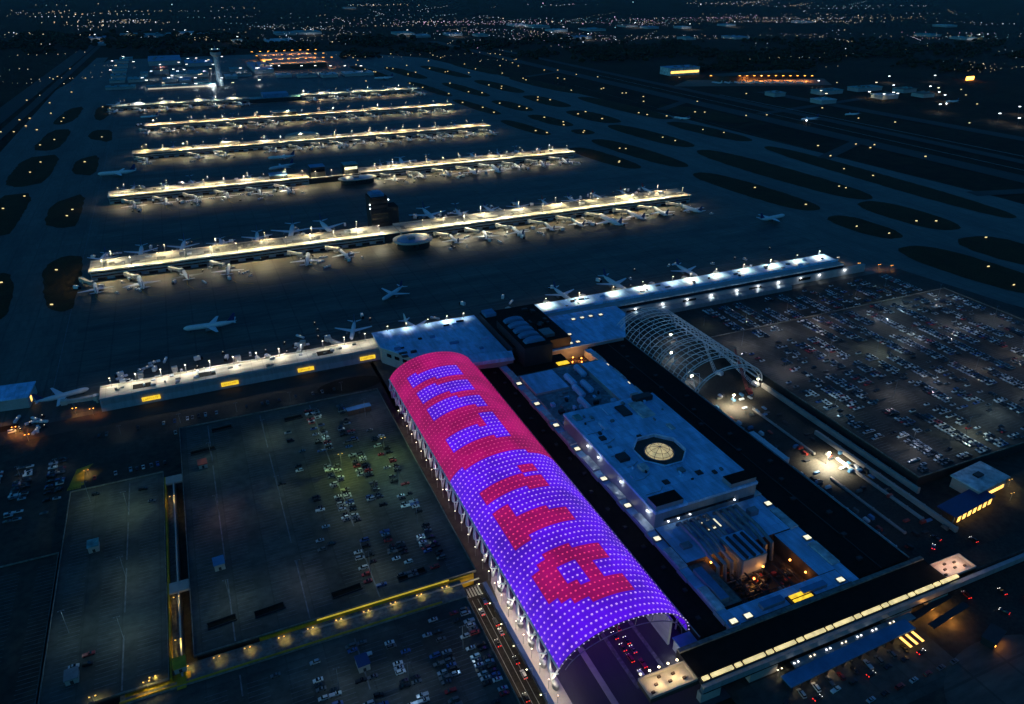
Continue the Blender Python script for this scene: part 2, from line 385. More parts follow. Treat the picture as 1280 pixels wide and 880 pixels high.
# pavements on the terminal side
def ground_sheet(name, pts, m, z=0.06):
    b = MB(); b.sheet(pts, z); return struct(name, b, m)
ground_sheet('parking_ground', [(-400, -60), (115, -60), (115, 566), (-400, 566)], 'lot', 0.0)
ground_sheet('road', [(-400, 538), (-92, 549), (112, 546), (112, 566), (-92, 568), (-400, 561)], 'brown', 0.05)
ground_sheet('lower_road', [(-92, 520), (112, 522), (112, 540), (-92, 542)], 'asphalt', 0.06)
ground_sheet('terminal_road', [(94, 200), (106, 200), (104, 292), (94, 290)], 'asphalt', 0.12)
ground_sheet('plaza', [(108.5, 190), (117, 190), (117, 300), (111, 286), (108.5, 262)], 'pale', 0.16)
ground_sheet('canopy_road', [(117, 175), (186, 175), (186, 520), (117, 520)], 'floor', 0.1)
ground_sheet('terminal_ground', [(186, 60), (331, 60), (331, 560), (186, 560)], 'lot', 0.02)
ground_sheet('arrivals_road', [(331, 60), (392, 60), (396, 548), (331, 548)], 'asphalt', 0.1)
ground_sheet('parking_ground', [(392, 60), (760, 60), (752, 330), (712, 552), (392, 552)], 'lot', 0.03)
ground_sheet('lower_lot', [(190, 140), (300, 140), (300, 177), (190, 177)], 'deck', 0.1)
b = MB(); b.dome(0, 0, 0, 1, 1, 0.01, 40, 2)
ground_sheet('round_lot', [(318 + 48 * math.cos(a * math.pi / 20), 118 + 34 * math.sin(a * math.pi / 20)) for a in range(40)], 'apron', 0.14)
ground_sheet('roundabout', [(88 + 26 * math.cos(a * math.pi / 20), 535 + 12 * math.sin(a * math.pi / 20)) for a in range(40)], 'black', 0.12)
b = MB()
for i in range(6): b.box(95 + i * 1.6, 95.9 + i * 1.6, 280.5, 287, 0.14, 0.17)
struct('crosswalk_marking', b, 'line')
b = MB()
for x in (97, 100.2, 103): b.box(x - 0.12, x + 0.12, 200, 278, 0.13, 0.16)
struct('lane_marking', b, 'line')
b = MB()
for k in range(9):
    b.face([(-110 + 0.9 * k, 470, 0.1), (-109.4 + 0.9 * k, 470, 0.1), (-105.4 + .5 * k, 494, 0.1), (-106 + .5 * k, 494, 0.1)])
b.sheet([(-110, 472), (-100.5, 473), (-101, 488), (-96, 497), (-104, 494), (-106, 484)], 0.12)
struct('yellow_hatch_marking', b, 'yellow')

# ------------------------------------------------------------------ piers
MASTR = random.Random(13)
def mast(loc, h, power, col, label, group, proto={}, glowm='warm_glow', arm=-0.9, headr=0.55):
    power = power * MASTR.choice([.4, .75, 1.0, 1.0, 1.5]); col = MASTR.choice([col, col, (col[0], min(1, col[1] * 1.07), min(1, col[2] * 1.3))])
    key = (h, round(power), col, glowm, arm)
    if key in proto:
        src, parts = proto[key]
        return copy_tree(src, loc, 0, label, group, parts)
    t = empty('floodlight_mast', loc, 0, label, 'floodlight', group)
    p = MB(); p.tube([(0, 0, 0), (0, 0, h)], [0.22, 0.12], 5); pole = p.build('pole', 'grey', t)
    q = MB(); q.box(-headr, headr, arm - 0.2, arm + 0.2, h - 0.1, h + 0.15); hd = q.build('lamp_head', glowm, t)
    ll = lamp(t, (0, arm, h - 0.75), power, col, 0.3, cone=164)
    proto[key] = (t, [pole, hd, ll])
    return t

def pier(i, x0, x1, y0, y1, z, gap, label, roof='cream', n_unit=26, dim=1.0, masts=28):
    t = empty('pier_building', ((x0 + x1) / 2, (y0 + y1) / 2, 0), 0, label, 'airport pier')
    ox, oy = t.location.x, t.location.y
    r = random.Random(40 + i)
    segs = [(x0, gap[0]), (gap[1], x1)] if gap else [(x0, x1)]
    W = MB(); RF = MB(); WB = MB(); CH = MB()
    for a, c in segs:
        a -= ox; c -= ox; f = y0 - oy; k = y1 - oy
        W.box(a, c, f + 1.5, k - 1.5, 0, z - 1.0)
        RF.box(a - 1, c + 1, f - 1.0, f + 9, z - 0.9, z + 0.5); RF.box(a - 1, c + 1, f + 9.01, k + 1, z - 1.0, z - 0.25)
        RF.box(a - 1, c + 1, k - 0.2, k + 1.3, z - 0.25, z + 0.6)
        CH.box(a + 4, c - 4, f + 12, f + 15, z - 0.24, z + 0.15)
        n = int((c - a) / 24)
        for q in range(n):
            xx = a + (c - a) * (q + r.uniform(.1, .9)) / n
            CH.box(xx, xx + r.uniform(4, 13), f + r.uniform(10, 17), f + r.uniform(18, 27), z - 0.24, z - 0.12)
        for q in range(max(2, int((c - a) / 90))):
            xx = r.uniform(a + 10, c - 40); CH.box(xx, xx + r.uniform(10, 34), f + 9.2, k - 0.6, z - 0.245, z - 0.15)
        for zz in (z * 0.38, z * 0.72):
            WB.box(a + 1, c - 1, f + 1.2, f + 1.45, zz, zz + 1.5)
        for q in range(int((c - a) / 17)):
            xx = a + 6 + q * 17
            WB.box(xx, xx + 9, f + 1.1, f + 1.4, 0.3, 3.2)
    W.build('wall', 'wall', t); RF.build('roof', roof, t); WB.build('window_band', 'glass', t); CH.build('roof_channel', 'dirty', t)
    for q in range(n_unit):
        a, c = segs[r.random() < (segs[-1][1] - segs[-1][0]) / sum(s[1] - s[0] for s in segs) and len(segs) - 1 or 0]
        xx = r.uniform(a + 5, c - 12) - ox; yy = r.uniform(y0 + 11, y1 - 9) - oy
        box_part('rooftop_unit', r.choice(['roof', 'dirty', 'grey', 'cream']), t, xx, xx + r.uniform(2.5, 9), yy, yy + r.uniform(2, 5), z - 0.3, z + r.uniform(0.8, 2.6))
    # floodlights over both edges
    if masts:
        n = masts
        for q in range(n):
            xx = x0 + (x1 - x0) * (q + 0.5) / n
            if gap and gap[0] - 3 < xx < gap[1] + 3: continue
            mast((xx, y0 + 3.0, z + 0.4), 11, 9000 * dim, WARM, 'slim floodlight mast along the near roof edge of the %s pier' % PIER[i], 'floodlights along the near edge of the %s pier' % PIER[i])
            if q % 2 == 0:
                mast((xx + 7, y1 - 1, z - 0.2), 10, 5600 * dim, WARM, 'slim floodlight mast along the far roof edge of the %s pier' % PIER[i], 'floodlights along the far edge of the %s pier' % PIER[i])
    return t

PA = pier(1, -118, 655, 868, 904, 11, (205, 226), 'second pier, longest cream floodlit roof, broken by a dark tower block')
PB = pier(2, -113, 634, 1188, 1218, 11, (168, 250), 'third pier, cream floodlit roof beyond the one with the dark tower', n_unit=22, masts=26)
PC = pier(3, -86, 590, 1478, 1506, 11, None, 'fourth pier, cream floodlit roof with an oval white hall roof behind it', n_unit=18, masts=20, dim=1.3)
PD = pier(4, -67, 609, 1758, 1784, 11, None, 'fifth pier, thin cream floodlit roof with a glass hall at its middle', n_unit=14, masts=20, dim=1.3)
PE = pier(5, -141, 621, 2058, 2086, 10, (170, 300), 'sixth pier, greyish roof with pale humps, the one before the control tower', roof='slate', n_unit=10, masts=18, dim=1.6)
# raised roof humps on the sixth pier, hall roofs and centre blocks of the others
for k, xx in enumerate((-85, -20, 55, 130, 360, 450, 540)):
    b = MB(); b.prism([(-16, -9), (16, -9), (16, 9), (-16, 9)], 0, 1); b.dome(0, 0, 1, 17, 9, 5, 14, 4)
    o = b.build('roof_hump', 'roof', PE); o.location = (xx - PE.location.x, 0, 10)
b = MB()
b.prism(rounded(0, 0, 66, 26, 0, 28, 2), 0, 4); b.dome(0, 0, 4, 33, 13, 7, 28, 5)
o = b.build('oval_hall_roof', 'cream', PC); o.location = (212 - PC.location.x, 1512 - PC.location.y, 10)
b = MB(); b.prism(rounded(0, 0, 50, 20, 0, 28, 2), 0, 2.5); b.dome(0, 0, 2.5, 25, 10, 2.5, 28, 4)
o = b.build('oval_lounge_roof', 'cream', PC); o.location = (-40 - PC.location.x, 1488 - PC.location.y, 10.6)
box_part('step_block', 'cream', PC, 60 - PC.location.x, 95 - PC.location.x, 2, 16, 10, 15)
b = MB(); b.box(-24, 24, -10, 10, 0, 9, 0, 1); b.frame(-26, 26, -12, 12, 8, 10, 2, 2)
o = b.build('glass_hall', ['glass', 'teal', 'cream'], PD); o.location = (217 - PD.location.x, 8, 10)
b = MB(); b.box(-8, 8, -6, 6, 0, 5); o = b.build('step_block', 'cream', PD); o.location = (415 - PD.location.x, 4, 10.4)
def hub(t, x0, x1, y0, y1, z, m='dark', roof='black'):
    return box_part('centre_block', m, t, x0 - t.location.x, x1 - t.location.x, y0 - t.location.y, y1 - t.location.y, 0, z, roof)
hub(PE, 171, 299, 2052, 2092, 9, 'dark', 'teal')
box_part('hall_roof', 'blueroof', PE, 205 - PE.location.x, 268 - PE.location.x, -8, 30, 9.1, 18)
# second pier: the dark tower, the low link roof and the round lounge with its bright rim
hub(PA, 206.2, 224.8, 870, 902, 10, 'dark', 'cream')
tw = empty('tower_block', (212, 921, 0), 0, 'dark square tower block rising behind the middle of the second pier', 'tower')
b = MB(); b.box(-12.5, 10, -12, 12, 0, 46, 0, 1); b.box(10.01, 24, -9, 12, 0, 31, 0, 1); b.build('wall', ['dark', 'black'], tw)
b = MB(); b.box(-10, 7, -9, 9, 46.01, 49); b.box(-6, 4, -4, 6, 49.01, 51); b.build('plant_room', 'blueroof', tw)
b = MB()
for zz in range(6, 44, 6): b.box(-11, 9, -12.4, -12.1, zz, zz + 2.2)
b.build('window_band', 'glass', tw)
for (x, z) in ((-13, 38), (11, 42), (-13, 33)):
    b = MB(); b.bead((0, 0, 0), 0.9); o = b.build('lamp_head', 'white_glow', tw); o.location = (x, -12.5, z)
def lounge(cx, cy, rx, ry, z, label):
    t = empty('round_lounge', (cx, cy, 0), 0, label, 'lounge')
    ring = rounded(0, 0, 2 * rx, 2 * ry, 0, 30, 2.3); inner = rounded(0, 0, 2 * rx - 8, 2 * ry - 8, 0, 30, 2.3)
    b = MB(); b.prism(inner, 0, z); b.build('wall', 'dark', t)
    b = MB(); b.prism(ring, z, z + 0.8); b.build('roof_rim', 'cream', t)
    b = MB(); b.prism(rounded(0, 0, 2 * rx - 10, 2 * ry - 10, 0, 30, 2.3), z + 0.82, z + 1.3); b.build('roof', 'blueroof', t)
    b = MB(); b.box(-6, 2, -4, 3, z + 1.31, z + 3.4); b.build('rooftop_unit', 'grey', t)
    for k in range(10):
        a = math.pi + math.pi * (k + 0.5) / 10
        b = MB(); b.box(-1.2, 1.2, -0.2, 0.2, z * 0.45, z * 0.8); o = b.build('window', 'glass', t)
        o.location = ((rx - 3.9) * math.cos(a), (ry - 3.9) * math.sin(a), 0); o.rotation_euler = (0, 0, a + math.pi / 2)
    return t
lounge(233, 842, 24, 21, 9, 'dark rounded lounge with a bright roof rim in front of the tower block')
hub(PB, 169.2, 248.8, 1190, 1194, 9, 'dark', 'cream')
for xx in (180, 205, 230):
    mast((xx, 1191, 10.2), 9, 5200, WARM, 'slim floodlight mast on the middle block of the third pier', 'floodlights on the middle of the third pier')
lounge(240, 1168, 30, 16, 8, 'rounded lounge with a cream curved front on the third pier')
for (x0, x1, z, lab) in ((174, 196, 24, 'narrow dark block with a blue top on the third pier'), (226, 248, 23, 'teal topped glass block on the third pier'), (112, 138, 17, 'low dark blue topped block on the third pier')):
    t = empty('tower_block', ((x0 + x1) / 2, 1205, 0), 0, lab, 'tower'); hw = (x1 - x0) / 2
    b = MB(); b.box(-hw, hw, -10, 10, 0 if x0 > 150 else 11.2, z); b.build('wall', 'dark', t)
    b = MB(); b.box(-hw - .5, hw + .5, -10.5, 10.5, z + 0.01, z + 0.8); b.build('roof', 'teal' if 'teal' in lab else 'blueroof', t)
    b = MB(); b.box(-hw + 1, hw - 1, -10.5, -10.1, z - 7, z - 3); b.build('window_band', 'glass' if 'teal' not in lab else 'sky_glow', t)

# front pier: long run beside the parking decks, then the run towards the runways
FP = empty('pier_building', (15, 575, 0), 0, 'front pier, pale wall with four yellow signs facing the parking decks', 'airport pier')
b = MB(); b.prism([(-108, -6), (108, -6), (108, 14), (-108, 14)], 0, 9.4); b.build('wall', 'metalwall', FP)
b = MB()
b.face([(-109, -7.5, 0.5), (109, -7.5, 0.5), (109, -4.5, 9.9), (-109, -4.5, 9.9)]); b.face([(-109, -7.5, .5), (-109, -4.5, 9.9), (-109, -3.5, 9.4), (-109, -6.5, .5)])
b.build('sloping_front', 'metalwall', FP)
b = MB(); b.box(-109, 109, -4.5, 15, 9.5, 10.3); b.box(-109, 109, 13.8, 15, 10.3, 11.2)
b.build('roof', 'cream', FP)
r = random.Random(3)
for xx in (-86, -38, 56):
    box_part('sunken_roof', 'black', FP, xx, xx + 13, 1, 9, 10.28, 10.36)
for k in range(26):
    xx = r.uniform(-104, 102); yy = r.uniform(-3, 11)
    box_part('rooftop_unit', r.choice(['grey', 'dirty', 'cream', 'roof']), FP, xx, xx + r.uniform(1, 4), yy, yy + r.uniform(1, 3), 10.3, 10.3 + r.uniform(0.7, 2.2))
for k, xx in enumerate((-74, -16, 44, 96)):
    # lettering on the photo's signs is too soft to read: dark strokes of letter height on a lit yellow board
    b = MB(); b.box(-6.5, 6.5, -0.3, 0.3, -1.5, 1.5); s = b.build('sign_board', 'sign_glow', FP); s.location = (xx, -7.05, 4.3); s.rotation_euler = (-0.3, 0, 0)
    b = MB(); rr = random.Random(11)
    for q in range(8):
        x = -5.6 + q * 1.4
        b.box(x, x + .22, -0.36, -0.31, -0.8, 0.8)
        z = rr.choice([0.55, -0.75, -0.1]); b.box(x + .22, x + .85, -0.36, -0.31, z, z + .25)
        if rr.random() < .6: b.box(x + .63, x + .85, -0.36, -0.31, -0.5, 0.55)
    b.build('sign_lettering', 'sign_dark', s)
for k in range(12):
    mast((-86 + k * 18.2, 587.5, 10.3), 8, 2000, (1, .92, .75), 'short floodlight mast on the apron edge of the front pier roof', 'floodlights on the front pier roof')

TC = empty('terminal_wing', (168, 545, 0), 0, 'angled blue roofed wing joining the front pier to the terminal behind the canopy', 'terminal')
poly = [(122, 590), (122, 562), (150, 518), (176, 505), (216, 497), (216, 590)]
P = lambda pts: [(x - 168, y - 545) for x, y in pts]
b = MB(); b.prism(P(poly), 0, 15); b.build('wall', 'wall', TC)
b = MB(); b.prism(P([(121, 591), (121, 561), (149.5, 517), (176, 504), (217, 496), (217, 591)]), 15.01, 15.8); b.build('roof', 'roof_t', TC)
b = MB()
for k in range(5):
    a0 = 0.12 + k * 0.17; a1 = a0 + 0.1
    p0 = (122 + 28 * a0, 562 - 44 * a0); p1 = (122 + 28 * a1, 562 - 44 * a1)
    b.face([(p0[0] - 168.3, p0[1] - 545.2, 8), (p1[0] - 168.3, p1[1] - 545.2, 8), (p1[0] - 168.3, p1[1] - 545.2, 11), (p0[0] - 168.3, p0[1] - 545.2, 11)])
b.build('window_band', 'glass', TC)
for k in range(16):
    xx = r.uniform(-40, 40); yy = r.uniform(-25, 38)
    box_part('rooftop_unit', r.choice(['dark', 'roof_t', 'blueroof', 'black']), TC, xx, xx + r.uniform(1.5, 8), yy, yy + r.uniform(1, 4), 15.8, 15.8 + r.uniform(0.5, 1.8))
b = MB(); b.prism(P([(160, 500), (215, 494), (218, 505), (186, 512)]), 15.82, 19); b.build('raised_roof', 'roof_t', TC)
for xx in (135, 152, 172, 190, 206):
    mast((xx, 589, 15.8), 5, 1000, (1, .95, .82), 'short floodlight mast on the apron edge of the angled terminal wing', 'floodlights on the angled terminal wing')

TB = empty('tower_block', (248, 530, 0), 0, 'large dark windowless block between the two halves of the front pier', 'tower')
b = MB(); b.box(-27, -2, -44, 15, 0, 29, 0, 1); b.box(-30, 24, -26, 50, 0, 22, 0, 1); b.box(24.01, 28, -20, 40, 0, 17, 0, 1); b.build('wall', ['dark', 'black'], TB)
for k in range(5):
    b = MB(); pts = [(-22, -34 + k * 9, 33)]
    for j in range(9):
        a = math.pi * j / 8
        pts.append((0, 0, 0))
    prof = [(-9 * math.cos(math.pi * j / 8), 3.2 * math.sin(math.pi * j / 8)) for j in range(9)]
    for j in range(8):
        (xa, za), (xb, zb) = prof[j], prof[j + 1]
        b.face([(xa - 14, -3, za), (xb - 14, -3, zb), (xb - 14, 3, zb), (xa - 14, 3, za)])
    b.face([(x - 14, -3, z) for x, z in prof]); b.face([(x - 14, 3, z) for x, z in reversed(prof)])
    o = b.build('vaulted_unit', 'blueroof', TB); o.location = (0, -34 + k * 10.5, 29.02)
box_part('roof_hatch', 'blueroof', TB, -28, -18, 38, 49, 22.02, 25); box_part('rooftop_unit', 'grey', TB, 0, 12, -20, -8, 22.02, 25)
for k in range(8):
    xx = r.uniform(-2, 24); yy = r.uniform(-20, 44); box_part('rooftop_unit', 'dark', TB, xx, xx + r.uniform(2, 6), yy, yy + r.uniform(2, 6), 22.02, 22 + r.uniform(1, 3))

TR = empty('pier_building', (458, 575, 0), 0, 'runway side half of the front pier, long blue roof with nine white floodlit patches', 'airport pier')
b = MB(); b.box(-179, 180, -10, 18, 0, 13); b.build('wall', 'wall', TR)
b = MB(); b.box(-181, 181, -2, 19, 13.01, 14); b.box(-181, 181, -2.8, -2.01, 13.01, 15.2); b.build('roof', 'roof_t', TR)
b = MB(); b.box(-181, 181, -11.5, -3, 11.2, 12.4); b.build('lower_roof', 'roof', TR)
b = MB(); b.box(-108, 181, -11.8, -10.1, 8.4, 10.9); b.build('window_band', 'glass', TR)
b = MB(); b.box(-108, 212, -13.5, -10.3, 0, 8.2); b.build('front_wall', 'wall', TR)
b = MB(); b.box(-105, 100, -24, -13.6, 0, 4.2); b.build('covered_walkway', 'metalwall', TR)
for xx in (-95, -30, 52, 118): box_part('service_door', 'black', TR, xx, xx + 16, -13.8, -13.55, 3.0, 6.2)
for k in range(30):
    xx = r.uniform(-176, 170); yy = r.uniform(0, 14); box_part('rooftop_unit', r.choice(['roof_t', 'grey', 'dark']), TR, xx, xx + r.uniform(1, 6), yy, yy + r.uniform(1, 3), 14, 14 + r.uniform(0.5, 1.8))
for xx in (290, 326, 364, 398, 434, 456, 488, 524, 560, 596, 628):
    mast((xx, 590.5, 14), 6.5, 3400, (1.0, .84, .56), 'short bright floodlight on the apron edge of the blue roofed pier half', 'floodlights on the blue roofed half of the front pier')
for k, xx in enumerate((373, 404, 433, 462, 494, 521, 548, 578, 604, 640)):
    t = empty('wall_lamp', (xx, 561.2, 6.2), 0, 'small white lamp on the pale wall above the crowded car park', 'lamp', 'wall lamps along the blue roofed pier half')
    b = MB(); b.box(-0.7, 0.7, -0.6, 0.1, 0, 0.6); b.build('lamp_head', 'white_glow', t); lamp(t, (0, -1.6, -0.4), 160, COOL, 0.3)
AX = empty('terminal_wing', (294, 532, 0), 0, 'low blue roofed wing with ten small lit skylights beside the dark block', 'terminal')
b = MB(); b.prism([(-58, -30), (30, -30), (56, 13), (56, 30), (-14, 32), (-58, 30)], 0, 12.4); b.build('wall', 'wall', AX)
b = MB(); b.prism([(-59, -31), (31, -31), (57, 12.5), (57, 31), (-14, 33), (-59, 31)], 12.41, 13.2); b.build('roof', 'roof_t', AX)
b = MB(); b.box(-10, 40, 20, 24, 13.21, 14); b.box(-55, -44, -26, 22, 13.21, 14.4); b.box(-30, -12, 2, 4, 13.21, 14.6); b.build('raised_roof', 'roof_t', AX)
def skylight(t, x, y, z, sx=3.0, sy=2.4):
    b = MB(); b.box(-sx / 2 - .5, sx / 2 + .5, -sy / 2 - .5, sy / 2 + .5, 0, 0.7); k = b.build('skylight', 'grey', t); k.location = (x - t.location.x, y - t.location.y, z)
    b = MB(); b.box(-sx / 2, sx / 2, -sy / 2, sy / 2, 0.71, 1.0); b.build('skylight_pane', 'sky_glow', k)
for (x, y) in ((299, 550), (308, 550), (317, 550), (327, 549), (273, 522), (281, 523), (274, 507), (281, 507), (274, 491), (273, 540)): 
    if y < 505: y = 506; x -= 6
    skylight(AX, x, y, 13.22)

# ------------------------------------------------------------------ the terminal between the two canopies
TM = empty('terminal_building', (245, 350, 0), 0, 'blue roofed main terminal between the lit canopy and the bare steel canopy', 'terminal')
ox, oy = 245, 350
def tp(name, m, x0, x1, y0, y1, z0, z1, top=None): return box_part(name, m, TM, x0 - ox, x1 - ox, y0 - oy, y1 - oy, z0, z1, top)
tp('hall_roof', 'wall', 209.6, 281.4, 392.1, 474, 0, 12.6, 'slate')
tp('check_in_roof', 'dark', 187.5, 203.5, 203, 512, 0, 9.2, 'black')
tp('check_in_roof', 'dark', 288, 328, 203, 515, 0, 9.2, 'black')
tp('walkway_roof', 'wall', 203.6, 209.5, 200, 496, 0, 11.2, 'roof_t'); tp('walkway_roof', 'wall', 281.5, 287.9, 200, 496, 0, 11.2, 'roof_t')
for y0 in range(208, 496, 32):
    tp('walkway_hump', 'roof', 203.8, 209, y0 + 4, y0 + 20, 11.25, 12.6); tp('walkway_hump', 'roof', 282, 287.5, y0 + 6, y0 + 24, 11.25, 12.3)
    tp('walkway_panel', 'wall', 202.9, 203.55, y0 - 4, y0 + 5, 9.21, 11.8)
for k in range(16):
    y = 212 + k * 18.5; tp('roof_vent', 'dark', 193 + (k * 5) % 6, 195 + (k * 5) % 6, y, y + 2.2, 9.22, 10.4); tp('roof_vent', 'dark', 300 + (k * 7) % 18, 303 + (k * 7) % 18, y, y + 2.4, 9.22, 10.6)
tp('roof_ridge', 'slate', 187.6, 188.0, 203, 512, 9.22, 9.7); tp('roof_ridge', 'slate', 327.4, 327.9, 203, 515, 9.22, 9.9); tp('roof_ridge', 'dark', 307, 307.5, 203, 515, 9.22, 9.6)
for y in (463, 430, 398, 366, 330, 301, 269): skylight(TM, 206, y, 12.62 if False else 11.6, 3.4, 3.0)
for (x, y) in ((284, 463), (284, 430), (285, 269), (285, 236)): skylight(TM, x, y, 11.6, 3.4, 3.0)
for (x, y) in ((277, 203), (207, 202.5), (216, 202.5)): skylight(TM, x, y, 12.0, 3.6, 2.6)
# hall behind the atrium: step roofs, five horizontal tanks, lit pit
tp('step_roof', 'wall', 210, 238, 440, 470, 12.61, 14.4, 'roof_t'); tp('step_roof', 'wall', 262, 281, 396, 466, 12.61, 16.5, 'roof_t')
tp('step_roof', 'dark', 236, 261, 398, 402, 12.61, 15, 'roof_t')
tp('pale_plant_box', 'pale', 270, 276, 396.5, 404, 16.52, 20)
for (x, y) in ((257, 458), (243, 448), (241, 430), (250, 434), (236, 412)):
    b = MB(); b.tube([(0, -8, 2.6), (0, -7, 2.6), (0, 7, 2.6), (0, 8, 2.6)], [1.6, 2.5, 2.5, 1.6], 10); b.box(-1.8, 1.8, -6, -5, 0, 1.5); b.box(-1.8, 1.8, 5, 6, 0, 1.5)
    o = b.build('roof_tank', 'roof_t', TM); o.location = (x - ox, y - oy, 12.62)
b = MB(); b.box(247 - ox, 257 - ox, 476 - oy, 481 - oy, 12.9, 13.5); b.build('skylight', 'sign_glow', TM)
tp('pit_wall', 'brown', 259, 282, 474.1, 497, 0, 5, 'brown'); tp('pit_wall', 'dark', 209.6, 259, 474.1, 496, 0, 12.2, 'black')
for (x, y) in ((266, 486), (273, 492)): lamp(TM, (x - ox, y - oy, 11), 700, SODIUM, 0.4)
for (x, y) in ((264, 484), (268, 491), (274, 487), (271, 481)):
    b = MB(); b.bead((0, 0, 0), 0.7); o = b.build('lamp_head', 'orange_glow', TM); o.location = (x - ox, y - oy, 9)
# the atrium hall with its octagon recess and lit dome
AT = empty('atrium_hall', (245, 334, 0), 0, 'square blue roofed atrium hall with a glowing round dome in its middle', 'hall')
def ap(name, m, x0, x1, y0, y1, z0, z1, top=None): return box_part(name, m, AT, x0 - 245, x1 - 245, y0 - 334, y1 - 334, z0, z1, top)
OCT = [(17 * math.cos(math.pi / 8 + k * math.pi / 4), -6 + 18 * math.sin(math.pi / 8 + k * math.pi / 4)) for k in range(8)]
ap('wall', 'metalwall', 209, 281, 277, 392, 0, 22.6)
b = MB()   # roof slab with an eight sided opening, built as eight wedges round it
rim = [(36.5, 6), (36.5, 58.5), (-36.5, 58.5), (-36.5, 6), (-36.5, -18), (-36.5, -57.5), (36.5, -57.5), (36.5, -18)]
rim = [(36.5, 1.6), (36.5, 58.5), (-36.5, 58.5), (-36.5, 1.6), (-36.5, -13.6), (-36.5, -57.5), (36.5, -57.5), (36.5, -13.6)]
for k in range(8):
    k2 = (k + 1) % 8
    b.prism([OCT[k], rim[k], rim[k2], OCT[k2]], 22.61, 24.4)
b.build('roof', 'roof_t', AT)
b = MB(); b.prism([(x * .99, (y + 6) * .99 - 6) for x, y in OCT], 22.62, 22.9); b.build('octagon_floor', 'octo', AT)
b = MB()
for k in range(8):
    p, q = OCT[k], OCT[(k + 1) % 8]
    b.tube([(p[0], p[1], 25.2), (q[0], q[1], 25.2)], 0.7, 4)
b.build('octagon_kerb', 'roof_t', AT)
b = MB(); b.dome(0, -6, 22.95, 9, 9, 4.2, 20, 6); b.build('dome_glass', 'dome_glow', AT)
b = MB()
for k in range(10):
    a = k * math.pi / 5
    b.tube([(9.1 * math.cos(t) * math.cos(a), -6 + 9.1 * math.cos(t) * math.sin(a), 22.95 + 4.35 * math.sin(t)) for t in [j * math.pi / 12 for j in range(7)]], 0.16, 4)
for t in (0.35, 0.8):
    b.tube([(9.1 * math.cos(t) * math.cos(j * math.pi / 10), -6 + 9.1 * math.cos(t) * math.sin(j * math.pi / 10), 22.95 + 4.35 * math.sin(t)) for j in range(21)], 0.16, 4)
b.build('dome_rib', 'grey', AT)
b = MB(); b.tube([(9.6 * math.cos(a * math.pi / 12), -6 + 9.6 * math.sin(a * math.pi / 12), 23.2) for a in range(25)], 0.45, 5); b.build('dome_kerb', 'grey', AT)
for (x0, x1, y0, y1, h, m) in ((212, 217, 380, 386, 1.5, 'teal'), (224, 229, 362, 371, 2.2, 'roof_t'), (245, 252, 372, 385, 1.2, 'dark'), (256, 266, 365, 385, 1.4, 'roof'), (262, 276, 384, 390, 3.5, 'dark'), (216, 220, 352, 356, 1.2, 'dark'), (236, 243, 378, 388, 1.1, 'roof_t'), (215, 222, 326, 333, 2.2, 'dark'), (222, 227, 312, 318, 2.4, 'roof'), (243, 247, 302, 306, 1.6, 'grey'), (266, 269, 345, 352, 1, 'roof'), (252, 256, 296, 300, .6, 'dark'), (228, 232, 296, 300, .5, 'dark'), (240, 243, 345, 348, 1, 'dark')):
    ap('rooftop_unit', m, x0, x1, y0, y1, 24.42, 24.4 + h)
ap('stair_house', 'metalwall', 209.5, 228, 277.5, 287, 24.42, 27.5, 'black'); ap('stair_house', 'metalwall', 262, 280.5, 277.5, 286, 24.42, 27.5, 'black')
b = MB(); b.box(-30, 20, -57.6, -57.2, 16, 17.4); b.box(24, 35, -57.6, -57.2, 13, 15); b.build('window_band', 'glass', AT)
for (x, z) in ((-27, 15), (-20, 15), (-12, 15.4), (20, 16)):
    b = MB(); b.box(-.4, .4, -.3, .3, 0, .4); o = b.build('lamp_head', 'white_glow', AT); o.location = (x, -57.9, z)
for (x, y, e) in ((-36.8, -50, 30), (-36.8, -20, 25), (-36.8, 8, 25), (-36.8, 22, 20)):
    b = MB(); b.box(-.3, .3, -.5, .5, 0, .5); o = b.build('lamp_head', 'white_glow', AT); o.location = (x, y, 20); lamp(AT, (x - 1.2, y, 19.5), e * 5, COOL, 0.3)
for k in range(34):
    xx = r.uniform(211, 276); yy = r.uniform(290, 388)
    if math.hypot(xx - 245, yy - 328) < 26: continue
    w_ = r.uniform(.6, 2.6); ap('rooftop_unit', r.choice(['roof_t', 'grey', 'slate', 'dark', 'teal']), xx, xx + w_, yy, yy + r.uniform(.6, 3.2), 24.42, 24.42 + r.uniform(.5, 1.8))
for k in range(7):
    yy = 292 + k * 14; b = MB(); b.tube([(r.uniform(-34, -28), yy - 334, 24.7), (r.uniform(-27, -20), yy - 334, 24.7), (-19.6, yy - 331, 24.7)], .22, 4); b.build('roof_pipe', 'duct', AT)
for k in range(26):
    xx = r.uniform(211, 258); yy = r.uniform(394, 436); tp('rooftop_unit', r.choice(['roof_t', 'duct', 'slate', 'dark', 'blueroof']), xx, xx + r.uniform(1, 5), yy, yy + r.uniform(1, 4), 12.62, 12.6 + r.uniform(.8, 3))
